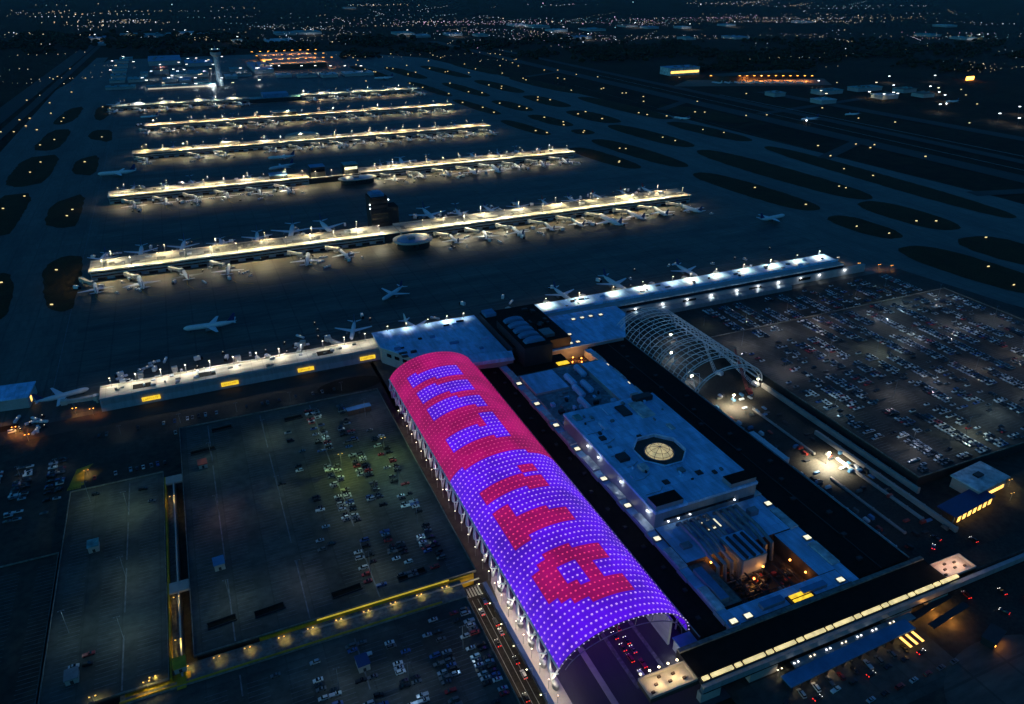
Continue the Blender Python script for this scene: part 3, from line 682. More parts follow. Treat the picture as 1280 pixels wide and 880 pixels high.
# service yard side: lower roofs, duct bank, orange lit courtyard
tp('yard_roof', 'brickdark', 209.6, 281.4, 246, 276.9, 0, 12.3, 'roof_t')
tp('yard_roof', 'brickdark', 209.6, 222, 214, 245.9, 0, 9.5, 'dirty'); tp('yard_roof', 'brickdark', 209.6, 281.4, 200, 211, 0, 11.0, 'roof_t')
tp('yard_roof', 'brickdark', 270, 281.4, 211.1, 245.9, 0, 11.4, 'roof_t')
tp('yard_wall', 'metalwall', 209.8, 215, 216, 240, 9.52, 13.2, 'blueroof'); tp('yard_wall', 'metalwall', 226, 240, 203, 207, 11.02, 13.2, 'blueroof'); tp('yard_wall', 'metalwall', 252, 268, 203, 206.5, 11.02, 13, 'blueroof')
tp('parapet', 'dark', 209.6, 281.4, 199, 199.95, 0, 12.6)
tp('courtyard_floor', 'brown', 222.1, 269.9, 211.1, 245.9, 0, 1.2)
skylight(TM, 241, 266, 12.4, 9, 7)
b = MB(); b.box(-6, 6, -1, 1, 0, 0.5); b.box(-6, 6, 2, 4, 0, .5); o = b.build('lit_grille', 'sign_glow', TM); o.location = (250 - ox, 201 - oy, 11.9)
tp('grille_frame', 'dark', 242, 258, 200, 205.5, 11.02, 11.7)
for k in range(9):   # parallel ducts running over the yard and turning down
    x = 223 + k * 4.6 + (3 if k > 4 else 0)
    b = MB(); z = 15.4
    b.tube([(x - ox, 274 - oy, 12.4), (x - ox, 272 - oy, z), (x - ox, 252 - oy, z), (x - ox, 244 - oy, z - 1.5), (x - ox, (236 if k < 4 else 240) - oy, z - 2), (x - ox, (234 if k < 4 else 238) - oy, 2)], 1.15, 6)
    b.build('duct', 'duct', TM)
tp('plant_block', 'duct', 236, 252, 232, 252, 1.2, 16.5, 'roof_t'); tp('plant_face', 'wall', 236.2, 251.8, 231.4, 231.95, 6, 16.2)
for k in range(3): tp('plant_fin', 'dark', 238 + k * 5, 239.5 + k * 5, 232, 250, 16.52, 17.8)
for k in range(6):
    tp('rooftop_unit', r.choice(['blueroof', 'dark', 'duct']), 214 + k * 10.5, 220 + k * 10.5, 255 + (k % 3) * 4, 259 + (k % 3) * 4, 12.32, 14 + k % 3)
for k in range(7):
    x = 225 + k * 6.3; tp('scaffold_beam', r.choice(['redsteel', 'dark', 'brown']), x, x + .7, 212, r.uniform(226, 238), 5 + k % 3, 5.6 + k % 3)
for k in range(6):
    y = 213 + k * 4.6; tp('scaffold_beam', r.choice(['dark', 'brown', 'grey']), 223, r.uniform(245, 269), y, y + .6, 3.4 + k % 2, 4 + k % 2)
for k in range(75):
    x = r.uniform(223, 266); y = r.uniform(212, 241); box_part('yard_clutter', r.choice(['grey', 'brown', 'dark', 'redsteel']), TM, x - ox, x - ox + r.uniform(1, 4), y - oy, y - oy + r.uniform(1, 3), 1.2, r.uniform(2, 4.5))
for (x, y, z, e) in ((224, 243, 8, 190), (229, 242, 10, 190), (248, 229, 8, 130), (240, 226, 5, 130), (266, 228, 7, 110), (268, 218, 6, 90)):
    lamp(TM, (x - ox, y - oy, z + .8), e, SODIUM, 0.35)
    b = MB(); b.bead((0, 0, 0), 0.75); o = b.build('lamp_head', 'orange_glow', TM); o.location = (x - ox, y - oy, z + 2.2)
# front link: dark roof, lit clerestory, lit terraces, wall and piers down to the lower road
LK = empty('link_bridge', (250, 185, 0), 0, 'long dark roofed link with a glowing clerestory strip along its near edge', 'bridge')
def lp(name, m, x0, x1, y0, y1, z0, z1, top=None): return box_part(name, m, LK, x0 - 250, x1 - 250, y0 - 185, y1 - 185, z0, z1, top)
lp('roof', 'dark', 171, 330, 182, 198.9, 8, 12.6, 'black'); lp('parapet', 'dirty', 171, 330, 196.5, 198.8, 12.62, 13.6)
x = 172.5; k = 0
while x < 328:
    ln = 12.0 if k % 2 else 3.4
    b = MB(); b.box(-ln / 2, ln / 2, -0.9, 0.9, 0, 0.9); o = b.build('clerestory_pane', 'strip_glow', LK); o.location = (x + ln / 2 - 250, 180.6 - 185, 12.0)
    x += ln + 1.5; k += 1
lp('clerestory_base', 'dark', 171, 330, 179.4, 181.95, 10.5, 11.98)
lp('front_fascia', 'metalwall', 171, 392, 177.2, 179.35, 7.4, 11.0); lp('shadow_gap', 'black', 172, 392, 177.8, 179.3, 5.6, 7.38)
for (x0, x1) in ((171, 182), (199, 215), (285, 303), (316, 329)): lp('support_wall', 'pale', x0, x1, 178.0, 181, 0, 5.58)
lp('lower_roof', 'metalwall', 222, 300, 173, 177.1, 3.6, 4.6); lp('link_deck', 'dirty', 330.1, 420, 182, 194, 8, 10.2, 'asphalt'); lp('link_parapet', 'metalwall', 392.1, 420, 179.5, 181.9, 7.4, 11)
for (x0, x1, warm) in ((146, 170.9, (1, .72, .35)), (330.2, 353, (1, .62, .42))):
    lp('terrace', 'brown', x0, x1, 182, 193, 8, 10.6, 'pale')
    b = MB(); b.frame(x0 - 250, x1 - 250, -3, 8, 10.62, 12, 0.6); b.build('terrace_wall', 'pale', LK)
    for q in range(2):
        lamp(LK, (x0 - 250 + (x1 - x0) * (.3 + .4 * q), 2.5, 14.5), 620, warm, 0.4)
    for q in range(6):
        xx = x0 + 2 + q * (x1 - x0 - 4) / 6; lp('bench', 'brown', xx, xx + 1.6, 184 + (q * 3) % 7, 185 + (q * 3) % 7, 10.62, 11.6)
for q in range(5):
    b = MB(); b.bead((0, 0, 0), 0.7); o = b.build('lamp_head', 'warm_glow', LK); o.location = (148 + q * 5 - 250, 194.2 - 185, 12.4)

# ------------------------------------------------------------------ the lit canopy
CX, CA, CZ, CR, CY0, CY1 = 149.5, 36.5, 7.0, 22.5, 211.0, 508.0
NR, NC = 72, 33
def arc(t, off=0.0):                       # t from 0 (car park side) to 1
    a = math.pi * (1 - t)
    nx, nz = math.cos(a) / CA, math.sin(a) / CR
    L = math.hypot(nx, nz)
    return CX + CA * math.cos(a) + off * nx / L, CZ + CR * math.sin(a) + off * nz / L
# equal steps along the arc
_t = [i / 2000 for i in range(2001)]; _s = [0.0]
for i in range(2000):
    (xa, za), (xb, zb) = arc(_t[i]), arc(_t[i + 1]); _s.append(_s[-1] + math.hypot(xb - xa, zb - za))
T_LOW = 0.088                              # the fabric starts well above the ground on the car park side
def t_at(fr):
    import bisect
    s0 = _s[int(T_LOW * 2000)]
    i = bisect.bisect_left(_s, s0 + fr * (_s[-1] - s0)); return _t[min(i, 2000)]
def inside(poly, x, y):
    c = False
    for i in range(len(poly)):
        (xa, ya), (xb, yb) = poly[i - 1], poly[i]
        if (ya > y) != (yb > y) and x < (xb - xa) * (y - ya) / (yb - ya) + xa: c = not c
    return c
rect = lambda x0, x1, y0, y1: [(x0, y0), (x1, y0), (x1, y1), (x0, y1)]
FAR_LET = [rect(123.5, 161.8, 468.5, 484), rect(123.5, 161.8, 444, 460), rect(123.5, 161.8, 420.5, 436), rect(123.5, 162, 379, 395), rect(152.5, 162.3, 394, 409)]
NEAR_LET = [rect(123.5, 161.8, 321, 333.6), rect(151.5, 161.8, 335, 344.5), rect(123.8, 132.5, 279, 312), rect(131, 162.8, 285, 300.5)]
A_OUT = [(122.5, 244), (125, 239), (130, 234), (137, 230.5), (146, 228.5), (163.5, 228), (163.5, 265), (146, 268), (137, 267.5), (130, 263.5), (125, 259), (122.5, 254)]
A_HOLES = [[(134, 247), (137, 242), (147, 241), (147, 255), (137, 255)], rect(153.8, 165, 240.5, 254.5)]
def colour(x, y):
    y += (x - 143) * 0.10                  # the rows of lights run a little askew
    if y > 359.5: return 'violet' if any(inside(p, x, y) for p in FAR_LET) else 'magenta'
    if any(inside(p, x, y) for p in NEAR_LET): return 'red'
    if inside(A_OUT, x, y) and not any(inside(h, x, y) for h in A_HOLES): return 'red'
    return 'violet'
CN = empty('terminal_canopy', (CX, 360, 0), 0, 'arched terminal canopy glowing violet and magenta, lettered ATL and LIII in lights', 'canopy')
kinds = ['violet', 'magenta', 'red']
S = MB(); D = MB()
dy = (CY1 - CY0) / NR
for i in range(NR):
    for j in range(NC):
        ta, tb, tm = t_at(j / NC), t_at((j + 1) / NC), t_at((j + .5) / NC)
        xm, zm = arc(tm); ym = CY0 + (i + .5) * dy
        k = colour(xm, ym); ki = kinds.index(k)
        (xa, za), (xb, zb) = arc(ta), arc(tb)
        ya, yb = CY0 + i * dy, CY0 + (i + 1) * dy
        S.face([(xa - CX, ya - 360, za), (xb - CX, ya - 360, zb), (xb - CX, yb - 360, zb), (xa - CX, yb - 360, za)], ki)
        px, pz = arc(tm, 0.35); e = 0.9
        (x1, z1), (x2, z2) = arc(tm - .004, .35), arc(tm + .004, .35); tx, tz = x2 - x1, z2 - z1; L = math.hypot(tx, tz); tx /= L; tz /= L
        rr = (0.58 if k == 'violet' else .56) * R.uniform(.85, 1.15)
        D.face([(px + tx * rr * math.cos(q * math.pi / 3) - CX, ym + rr * math.sin(q * math.pi / 3) - 360, pz + tz * rr * math.cos(q * math.pi / 3)) for q in range(6)], ki)
S.build('fabric_roof', ['violet_skin', 'magenta_skin', 'red_skin'], CN)
tag(D.build('light_dots', ['violet_dot', 'magenta_dot', 'red_dot'], CN), kind='stuff')
b = MB()
rim1 = [arc(T_LOW + (1 - T_LOW) * k / 40, 0.1) for k in range(41)]; rim2 = [(CX + (CA - 3.5) * math.cos(math.pi * (1 - T_LOW - (1 - T_LOW) * k / 40)), CZ + (CR - 5.0) * math.sin(math.pi * (1 - T_LOW - (1 - T_LOW) * k / 40))) for k in range(41)]
b.tube([(x - CX, CY0 - 0.6 - 360, z) for x, z in rim1], 0.25, 6); b.tube([(x - CX, CY0 - .6 - 360, z) for x, z in rim2], 0.25, 6)
for k in range(4, 37, 4): b.tube([(rim1[k][0] - CX, CY0 - .6 - 360, rim1[k][1]), (rim2[k][0] - CX, CY0 - .6 - 360, rim2[k][1])], 0.2, 5)
b.build('end_truss', 'grey', CN)
b = MB()
for j in range(NC):
    x, z = arc(t_at((j + .5) / NC), .5); b.bead((x - CX, CY0 - 0.9 - 360, z), .42)
tag(b.build('rim_lights', 'rim_dot', CN), kind='stuff')
b = MB()
for (x, z) in (arc(T_LOW), arc(1.0)): b.tube([(x - CX, CY0 - 360, z), (x - CX, CY1 - 360, z)], 0.6, 6)
b.build('edge_beam', 'steel', CN)
for k in range(24):                        # paired struts and scalloped brackets on the car park side
    y = CY0 + 6 + k * 12.4
    b = MB()
    ex, ez = arc(T_LOW); ex -= CX
    b.tube([(ex - .6, y - 361, 0.1), (ex, y - 366, ez)], 0.5, 5); b.tube([(ex - .6, y - 361, 0.1), (ex, y - 356, ez)], 0.5, 5)
    b.tube([(ex - 2.0 * math.sin(math.pi * q / 10), y - 366 + q, ez - 3.0 - 2.5 * math.sin(math.pi * q / 10)) for q in range(11)], 0.45, 5)
    b.build('side_strut', 'steel', CN)
for k in range(15):
    b = MB(); b.tube([(CA - .4, CY0 + 8 + k * 20 - 360, 0.1), (CA - .2, CY0 + 8 + k * 20 - 360, 7)], .5, 6); b.build('side_column', 'steel', CN)
box_part('end_wall', 'wall', CN, CA - 10, CA - 8.8, CY0 + 1 - 360, CY0 + 40 - 360, 0.1, 17)
box_part('kerb_island', 'dirty', CN, -1, 1, CY0 - 15 - 360, CY1 - 380, 0.1, 0.35); box_part('kerb_island', 'pale', CN, -16, -13, CY0 - 20 - 360, CY1 - 380, 0.1, 0.35); box_part('kerb_island', 'dirty', CN, 16, 18, CY0 - 15 - 360, CY1 - 380, 0.1, 0.35)
EK = empty('entrance_kiosk', (181, 203, 0), 0, 'small dark roofed entrance block with a bright doorway beside the canopy mouth', 'kiosk')
box_part('wall', 'wall', EK, -4, 5, -6, 6, 0.1, 7, 'blueroof'); box_part('roof', 'blueroof', EK, -4.6, 5.6, -6.6, 6.6, 7.01, 7.6)
box_part('lit_door', 'warm_glow', EK, -4.2, -4.01, -3, 0, 0.3, 2.6); lamp(EK, (-7, -2, 5), 260, COOL, .3)
# pale kerbside: wall, people shelters, kerb lamps
KW = tag(MB().build('kerb_wall', 'dark'), 'long dark blue roofed wall between the drop-off road and the pale plaza', 'wall')
bpy.data.objects.remove(KW)
b = MB(); b.prism([(106.4, 203), (108, 203), (107.4, 284), (105.8, 284)], 0, 3.0); b.prism([(105.9, 202), (108.4, 202), (107.8, 285), (105.3, 285)], 3.01, 3.5)
tag(b.build('drop_off_wall', 'navy'), 'long dark blue wall between the drop off road and the pale plaza', 'wall')
for k in range(6):
    y = 212 + k * 13.5
    t = empty('shelter', (113.8, y, 0.16), 0, 'small grey shelter on the pale plaza against the canopy struts', 'shelter', 'grey shelters on the pale plaza')
    b = MB(); b.prism(rounded(0, 0, 3.0, 4.4, 0, 12, 2), 0, 2.8); b.build('cabin', 'grey', t); b = MB(); b.dome(0, 0, 2.81, 1.8, 2.5, 1.0, 12, 3); b.build('roof', 'duct', t)
for k in range(26):
    y = 203 + k * (9.5 if k < 10 else 11.5) - (20 if k >= 10 else 0)
    t = empty('kerb_lamp', (110.4 if y < 285 else 110.8, y, 0.16), 0, 'low warm lamp beside the car park side struts of the canopy', 'lamp', 'warm lamps along the canopy struts')
    b = MB(); b.tube([(0, 0, 0), (0, 0, 6)], .12, 5); b.build('pole', 'grey', t); b = MB(); b.bead((0, 0, 6.5), .4); b.build('lamp_head', 'warm_glow', t)
    lamp(t, (.9, 0, 6.0), 430 if y < 285 else 120, (1, .84, .66), .25)
for k in range(6):
    t = empty('street_lamp', (106.0 - k * .2, 206 + k * 15, .1), 0, 'yellowish street lamp on the drop off road side of the dark blue wall', 'lamp', 'street lamps of the drop off road')
    b = MB(); b.tube([(0, 0, 0), (0, 0, 7), (-2.5, 0, 7.3)], .1, 5); b.build('pole', 'grey', t); b = MB(); b.box(-3.1, -2.5, -.2, .2, 7.1, 7.3); b.build('lamp_head', 'warm_glow', t)
    lamp(t, (-3.4, 0, 6.8), 170, (1, .86, .45), .25)

# ------------------------------------------------------------------ the bare steel canopy and its cranes
SX, SA, SZ, SR, SY0, SY1 = 360.0, 33.0, 5.0, 20.0, 402.0, 524.0
SK = empty('steel_canopy_frame', (SX, 463, 0), 0, 'bare white steel arches of an unfinished canopy over the arrivals road', 'canopy')
def sarc(t, r=1.0): return (SA * r * math.cos(math.pi * (1 - t)), SZ + SR * r * math.sin(math.pi * (1 - t)))
for k in range(21):
    y = SY0 + (SY1 - SY0) * k / 20 - 463
    if k in (1, 2): continue
    b = MB(); b.tube([(sarc(q / 24)[0], y, sarc(q / 24)[1]) for q in range(25)], 0.36 if k else 0.5, 5)
    low = [(sarc(q / 24, .9)[0], y, sarc(q / 24, .9)[1]) for q in range(25)]
    if k in (0, 3, 9, 20):
        b.tube(low, 0.3, 5)
        for q in range(1, 24, 2): b.tube([(sarc(q / 24)[0], y, sarc(q / 24)[1]), low[q + 1 if q % 4 == 1 else q - 1]], 0.22, 4)
    b.build('arch_rib', 'steel', SK)
for q in range(1, 18):
    x, z = sarc(q / 18)
    b = MB(); b.tube([(x, SY0 + (18 if 4 < q < 13 else 0) - 463, z), (x, SY1 - 463, z)], 0.18, 4); b.build('purlin', 'steel', SK)
for k in range(14):
    y = SY0 + (SY1 - SY0) * k / 14 - 463; y2 = SY0 + (SY1 - SY0) * (k + 1) / 14 - 463
    b = MB()
    for q in ((2, 4, 6, 8, 10) if k > 1 else (1, 2, 9, 10)):
        a, c = sarc((q + k % 2) / 12), sarc((q + 1 - k % 2) / 12); b.tube([(a[0], y, a[1]), (c[0], y2, c[1])], 0.16, 4)
    b.build('cross_brace', 'steel', SK)
for s in (-1, 1):
    b = MB(); b.tube([(s * SA, SY0 - 463, SZ), (s * SA, SY1 - 463, SZ)], .7, 6); b.build('edge_beam', 'steel', SK)
    for k in range(8):
        b = MB(); y = SY0 + 4 + k * 16.5 - 463; b.tube([(s * SA, y, .1), (s * SA, y, 5)], .55, 5); b.build('side_column', 'steel', SK)
def lattice(mb, p, q, w0, w1, n, r=0.16):
    p, q = Vector(p), Vector(q); d = (q - p).normalized(); u = d.cross(Vector((0, 0, 1))).normalized(); v = u.cross(d)
    cs = [(1, 1), (1, -1), (-1, -1), (-1, 1)]
    P2 = lambda k, c: p + (q - p) * (k / n) + (u * c[0] + v * c[1]) * (w0 + (w1 - w0) * k / n) / 2
    for c in cs: mb.tube([P2(0, c), P2(n, c)], r, 4)
    for k in range(n):
        for a in range(4): mb.tube([P2(k, cs[a]), P2(k + 1, cs[(a + 1) % 4])], r * .7, 3, caps=False)
def crane(x, y, rz, boom, m, label):
    t = empty('crawler_crane', (x, y, 0.1), rz, label, 'crane')
    for s in (-1, 1):
        b = MB(); b.box(-3.6, 3.6, s * 2.4 - .5, s * 2.4 + .5, 0, 1.2); b.build('track', 'dark', t)
    b = MB(); b.box(-4, 2.2, -1.6, 1.6, 1.21, 3.6); b.build('body', m, t); b = MB(); b.box(2.21, 3.6, -1.5, 0, 1.5, 3.8); b.build('cab', 'glass', t)
    b = MB(); lattice(b, (2.5, 0.6, 2.2), boom, 1.9, 0.9, 14); b.build('boom', m, t)
    return t
crane(376, 396, 1.2, (34, 4, 22), 'redsteel', 'red lattice boom crane lying low inside the bare steel canopy')
crane(388, 404, 1.75, (46, 0, 17), 'steel', 'white lattice boom crane along the outer edge of the bare steel canopy')
crane(372, 430, 1.9, (18, 0, 25), 'steel', 'white lattice boom crane standing up through the bare steel canopy')
for (x, y, e, h, lab) in ((352, 386, 14000, 9, 'work floodlight at the open end of the bare steel canopy'), (362, 298, 34000, 9, 'very bright work floodlight in the middle of the arrivals road'), (387, 400, 1500, 8, 'work floodlight beside the white lattice crane'), (352, 470, 2600, 6, 'added lamp under the bare steel arches'), (345, 430, 2200, 5, 'added lamp low under the edge of the bare steel arches'), (372, 500, 1800, 6, 'added lamp at the covered end of the steel arches')):  # lamps under the arches are added to brighten the steel
    t = empty('work_light', (x, y, 0.1), 0, lab, 'floodlight')
    b = MB(); b.tube([(0, 0, 0), (0, 0, h)], .15, 5); b.build('pole', 'grey', t)
    b = MB(); b.box(-1, 1, -.5, .5, h, h + .9); b.build('lamp_head', 'warm_glow', t); lamp(t, (0, -1.2, h + .2), e * (.5 if 405 < y else 1), (1, .9, .66) if y < 405 else (.75, .9, 1), .4, cone=150 if y < 405 else 0)
# barriers, half built decks and stacks along the arrivals road
for (x0, x1, y0, y1, h, m, lab) in ((391.5, 393.2, 250, 400, 4, 'pale', 'long pale wall rail along the outer edge of the arrivals road'), (381, 383, 214, 330, 3.2, 'pale', 'pale concrete parapet of the ramp beside the arrivals road'),
                                 (331, 333.5, 215, 300, 5.5, 'roof', 'pale edge beam beside the black check-in roof, near half'), (333, 338, 308, 345, 5, 'steel', 'white steel deck piece beside the black check-in roof'),
                                 (331, 334, 350, 400, 5, 'metalwall', 'grey edge wall beside the black check-in roof, far half'), (352, 353.5, 225, 285, 1.2, 'pale', 'low median barrier on the arrivals road, near part'),
                                 (362, 363.5, 310, 375, 1.2, 'pale', 'low median barrier between the two work floodlights'), (372, 374, 230, 300, 1.4, 'pale', 'low barrier along the ramp side of the arrivals road')):
    b = MB(); n = max(1, int((y1 - y0) / 11)); s = (y1 - y0) / n
    b.box(x0, x1, y0, y1, 0.1, h)
    for k in range(n): b.box(x0 - .15, x1 + .15, y0 + k * s + .4, y0 + k * s + 1, 0.1, h + .35)
    tag(b.build('barrier_wall', m), lab, 'barrier')
rr = random.Random(21)
for k in range(80):
    x = rr.uniform(334, 381); y = rr.uniform(215, 402)
    t = empty('material_stack', (x, y, .1), rr.choice([0, 1.57]), 'small stack of building material on the torn up arrivals road', 'building material', 'material stacks on the arrivals road')
    b = MB(); n = rr.randint(2, 4)
    for q in range(n): b.box(-2.2 + .1 * q, 2.2 - .2 * q, -0.9, .9, q * .5, q * .5 + .42)
    b.build('beam_pile', rr.choice(['steel', 'dirty', 'redsteel', 'dark', 'blueroof']), t)

# ------------------------------------------------------------------ parking decks
def deck(name, x0, x1, y0, y1, z, label, joints=(), par=0.9, m='deck'):
    t = empty('parking_deck', ((x0 + x1) / 2, (y0 + y1) / 2, 0), 0, label, 'parking deck'); hx, hy = (x1 - x0) / 2, (y1 - y0) / 2
    b = MB(); b.box(-hx, hx, -hy, hy, z - .8, z); b.build('top_floor', m, t)
    b = MB(); b.box(-hx + 1.2, hx - 1.2, -hy + 1.2, hy - 1.2, 0.05, z - .81); b.build('lower_storey', 'dark', t)
    b = MB(); b.frame(-hx, hx, -hy, hy, z + .004, z + par, .35); b.build('parapet', 'dirty', t)
    for jx in joints:
        b = MB(); n = 4
        for k in range(n):
            a = -hy + 2 * hy * k / n + 2 + (k * 7) % 9; b.box(jx - t.location.x - .35, jx - t.location.x + .35, a, a + 2 * hy / n - 9, z + .01, z + .06)
        b.build('joint_cover', 'dull_line', t)
    b = MB(); x = -hx + 9
    while x < hx - 4:
        y = -hy + 8
        while y < hy - 8:
            b.box(x - 4.8, x + 4.8, y - .09, y + .09, z + .012, z + .03); y += 2.7
        x += 18
    tag(b.build('bay_lines', 'dull_line', t), kind='stuff')
    return t
DA = deck('a', -105, -51, 281, 455, 8, 'parking deck with hardly any cars beside the dark narrow light well', (-71,))
DB = deck('b', -40, 104, 290, 506, 8, 'largest parking deck, beside the lit canopy, cars gathered near it', (-21, 15, 51))
DC = deck('c', -95, 93, 190, 276, 6.5, 'near parking deck below the yellow striped edge, cars in loose groups', (-71, -21, 33))
DD = deck('d', 396, 690, 255, 478, 8, 'huge crowded car park beyond the bare steel canopy', (), m='worn')
DE = deck('e', -175, -107, 281, 400, 5, 'brown edged lower parking deck outside the joint covers', (-140,), m='lot')
# ramp well between the two decks
t = empty('ramp_well', (-45.5, 368, 0), 0, 'narrow light well and ramp between two parking decks, with yellow kerbs', 'ramp')
for x0, x1 in ((-5.2, -4.4), (-.4, .4)): box_part('yellow_kerb', 'pale' if x0 > -1 else 'yellow', t, x0, x1, -87, 80, 0.1, 8.4)
box_part('ramp_floor', 'dirty', t, -4.39, -.41, -87, 80, 0.1, 3.6); box_part('cross_bridge', 'pale', t, -5.3, 5.3, -30, -22, 7.0, 8.2); box_part('cross_bridge', 'pale', t, -5.3, 5.3, 72, 80, 7.0, 8.3)
# yellow-lit edge road between decks
t = empty('edge_ramp', (10, 283, 0), 0, 'straight yellow striped ramp along the edge between two parking decks', 'ramp')
box_part('ramp_floor', 'dirty', t, -82, 84, -5.8, 5.8, 0.1, 6.2); box_part('yellow_kerb', 'yellow', t, -82, 70, -6.7, -5.81, .1, 7.6); box_part('yellow_kerb', 'yellow', t, -20, 92, 5.81, 6.6, .1, 8.0); box_part('glowing_kerb_top', 'kerb_glow', t, 8, 78, 5.9, 6.5, 8.01, 8.5); box_part('pale_kerb', 'pale', t, 0, 94, 2.5, 3.1, 6.21, 7.0)  # added glowing strip makes the kerb top look yellow lit
b = MB(); b.box(-80, -52, -3, 1, 6.21, 6.24); b.box(-58, -54, -9, 4, 7.1, 7.2); b.build('yellow_marking', 'yellow', t)
box_part('lane_line', 'dull_line', t, -40, 92, -1.2, -.9, 6.21, 6.25)
for (xa, ya, w_) in ((-26, 307, 14), (-3, 305.5, 15), (36, 303, 16), (71, 301, 16), (-12, 494, 14), (37, 488, 13), (-26, 470, 16), (51, 492, 12)):
    t = empty('ramp_mouth', (xa, ya, 8.0), 0.08, 'dark sunken opening with a low kerb on the largest parking deck', 'ramp opening', 'dark ramp openings on the largest parking deck')
    b = MB(); b.frame(-w_ / 2, w_ / 2, -2.2, 2.2, 0.01, .9, .3); b.build('kerb', 'dark', t); b = MB(); b.box(-w_ / 2 + .3, w_ / 2 - .3, -1.9, 1.9, 0.01, .12); b.build('opening', 'black', t)
for (x, y, z, m, h, lab) in ((-88, 392, 8, 'teal', 4, 'small pale blue stair house on the nearly bare deck'), (-92, 299, 8, 'grey', 3, 'small grey stair house near the corner of the nearly bare deck'), (-24, 349, 8, 'blueroof', 4, 'small blue topped stair house on a joint line of the largest deck'),
                           (-27, 452, 8, 'redroof', 3, 'small reddish stair house near the far corner of the largest deck'), (33, 254, 6.5, 'navy', 4, 'small dark blue topped stair house among cars on the near deck'), (83, 478, 8, 'blueroof', 4, 'long low blue awning near the canopy end of the largest deck'), (-46, 286, 8, 'yellow', 3.2, 'small yellow booth at the foot of the light well')):
    t = empty('stair_house', (x, y, z), 0.05, lab, 'stair house')
    sx, sy = (9, 2.5) if 'awning' in lab else (3, 3.6)
    b = MB(); b.box(-sx + .3, sx - .3, -sy + .3, sy - .3, 0.01, h); b.build('wall', 'pale' if 'awning' not in lab else 'brown', t); b = MB(); b.prism([(-sx, -sy), (sx, -sy), (sx, sy), (-sx, sy)], h + .01, h + .5); b.build('roof', m, t); b = MB(); b.box(-.7, .7, -sy + .2, -sy + .29, 0.2, 2.3); b.build('door', 'dark', t)
def car_park_lamp(x, y, z, e, col, label, group, m='warm_glow', h=9):
    t = empty('lamp_post', (x, y, z), 0, label, 'lamp post', group)
    b = MB(); b.tube([(0, 0, 0), (0, 0, h)], [.18, .1], 5); b.tube([(-1.2, 0, h), (1.2, 0, h)], .1, 4); b.build('pole', 'grey', t)
    b = MB(); q = 1.0 if abs(y) < 1200 and abs(x) < 800 else 3.4
    b.box(-.9 - .6 * q, -.9, -.25 * q, .25 * q, h - .1 - .2 * q, h - .1); b.box(.9, .9 + .6 * q, -.25 * q, .25 * q, h - .1 - .2 * q, h - .1); b.build('lamp_head', m, t)
    if e: lamp(t, (1.2, 0, h - .8), e * (CAR_PARK_GAIN * (3.8 if h > 12 else 1) if e < 1300 else 1), col, .25, cone=170 if h > 12 else 150)
rl = random.Random(5)
for (x, y) in [(-71, 315), (-71, 360), (-71, 420), (-93, 440), (-96, 330)]:
    car_park_lamp(x, y, 8, rl.choice([260, 340, 420]), rl.choice([(0.55, 1, .8), (.65, 1, .9), (.7, 1, .6)]), 'thin lamp post on the nearly bare parking deck', 'lamp posts on the nearly bare deck', 'grey', 15)
for (x, y, e, c) in [(-21, 320, 280, (.7, 1, .8)), (-21, 395, 300, (1, .7, .55)), (-21, 455, 300, (.6, 1, .8)), (15, 320, 260, (.8, .9, 1)), (15, 400, 330, (.7, 1, .8)), (15, 470, 420, (.7, 1, .6)), (51, 312, 380, (.8, 1, .7)), (51, 365, 460, (.8, 1, .75)), (56, 408, 1250, (.72, 1, .18)), (51, 470, 480, (.7, 1, .6)), (86, 415, 900, (.6, 1, .3)), (86, 340, 420, (.55, .9, 1)), (86, 380, 520, (.5, 1, .9)), (86, 470, 300, (.8, .8, 1))]:
    car_park_lamp(x, y, 8, e, c, 'thin lamp post on the largest parking deck', 'lamp posts on the largest deck', 'grey' if e < 800 else 'amber_glow', 15)
for (x, y) in [(-60, 240), (-21, 235), (20, 245), (50, 235), (80, 245)]:
    car_park_lamp(x, y, 6.5, 260, (.65, .9, 1), 'thin lamp post on the near parking deck', 'lamp posts on the near deck', 'grey', 15)
for x in (-58, -44, -30, -16, 0, 14, 28, 42, 56, 70, 84):
    car_park_lamp(x, 284.5, 6.2, 240, (1, .72, .12), 'short yellow lamp on the striped ramp between the decks', 'yellow lamps on the striped ramp', 'amber_glow', 3.2)
for i in range(6):
    for j in range(4):
        x = 415 + i * 50 + rl.uniform(-6, 6); y = 285 + j * 58 + rl.uniform(-8, 8)
        car_park_lamp(x, y, 8, rl.choice([900, 1250, 1290]), rl.choice([(1, .88, .75), (.95, .95, 1), (.9, .95, .95), (.7, .95, 1), (.85, 1, .8)]), 'thin lamp post in the huge crowded car park', 'lamp posts in the crowded car park', 'grey', 15)
for x in (420, 470, 520, 560, 610, 650):
    car_park_lamp(x, 515, 0.05, 500, rl.choice([(1, .85, .7), (.8, 1, .6)]), 'thin lamp post in the strip below the blue roofed pier half', 'lamp posts below the blue roofed pier half', 'grey', 10)
for x in (-140, -118, -80, -40, 0, 40, 80):
    car_park_lamp(x, 528 if x > -95 else 500, 0.05, 260, (.8, .95, 1), 'thin lamp post in the lot behind the parking decks', 'lamp posts in the lot behind the decks', 'grey', 8)

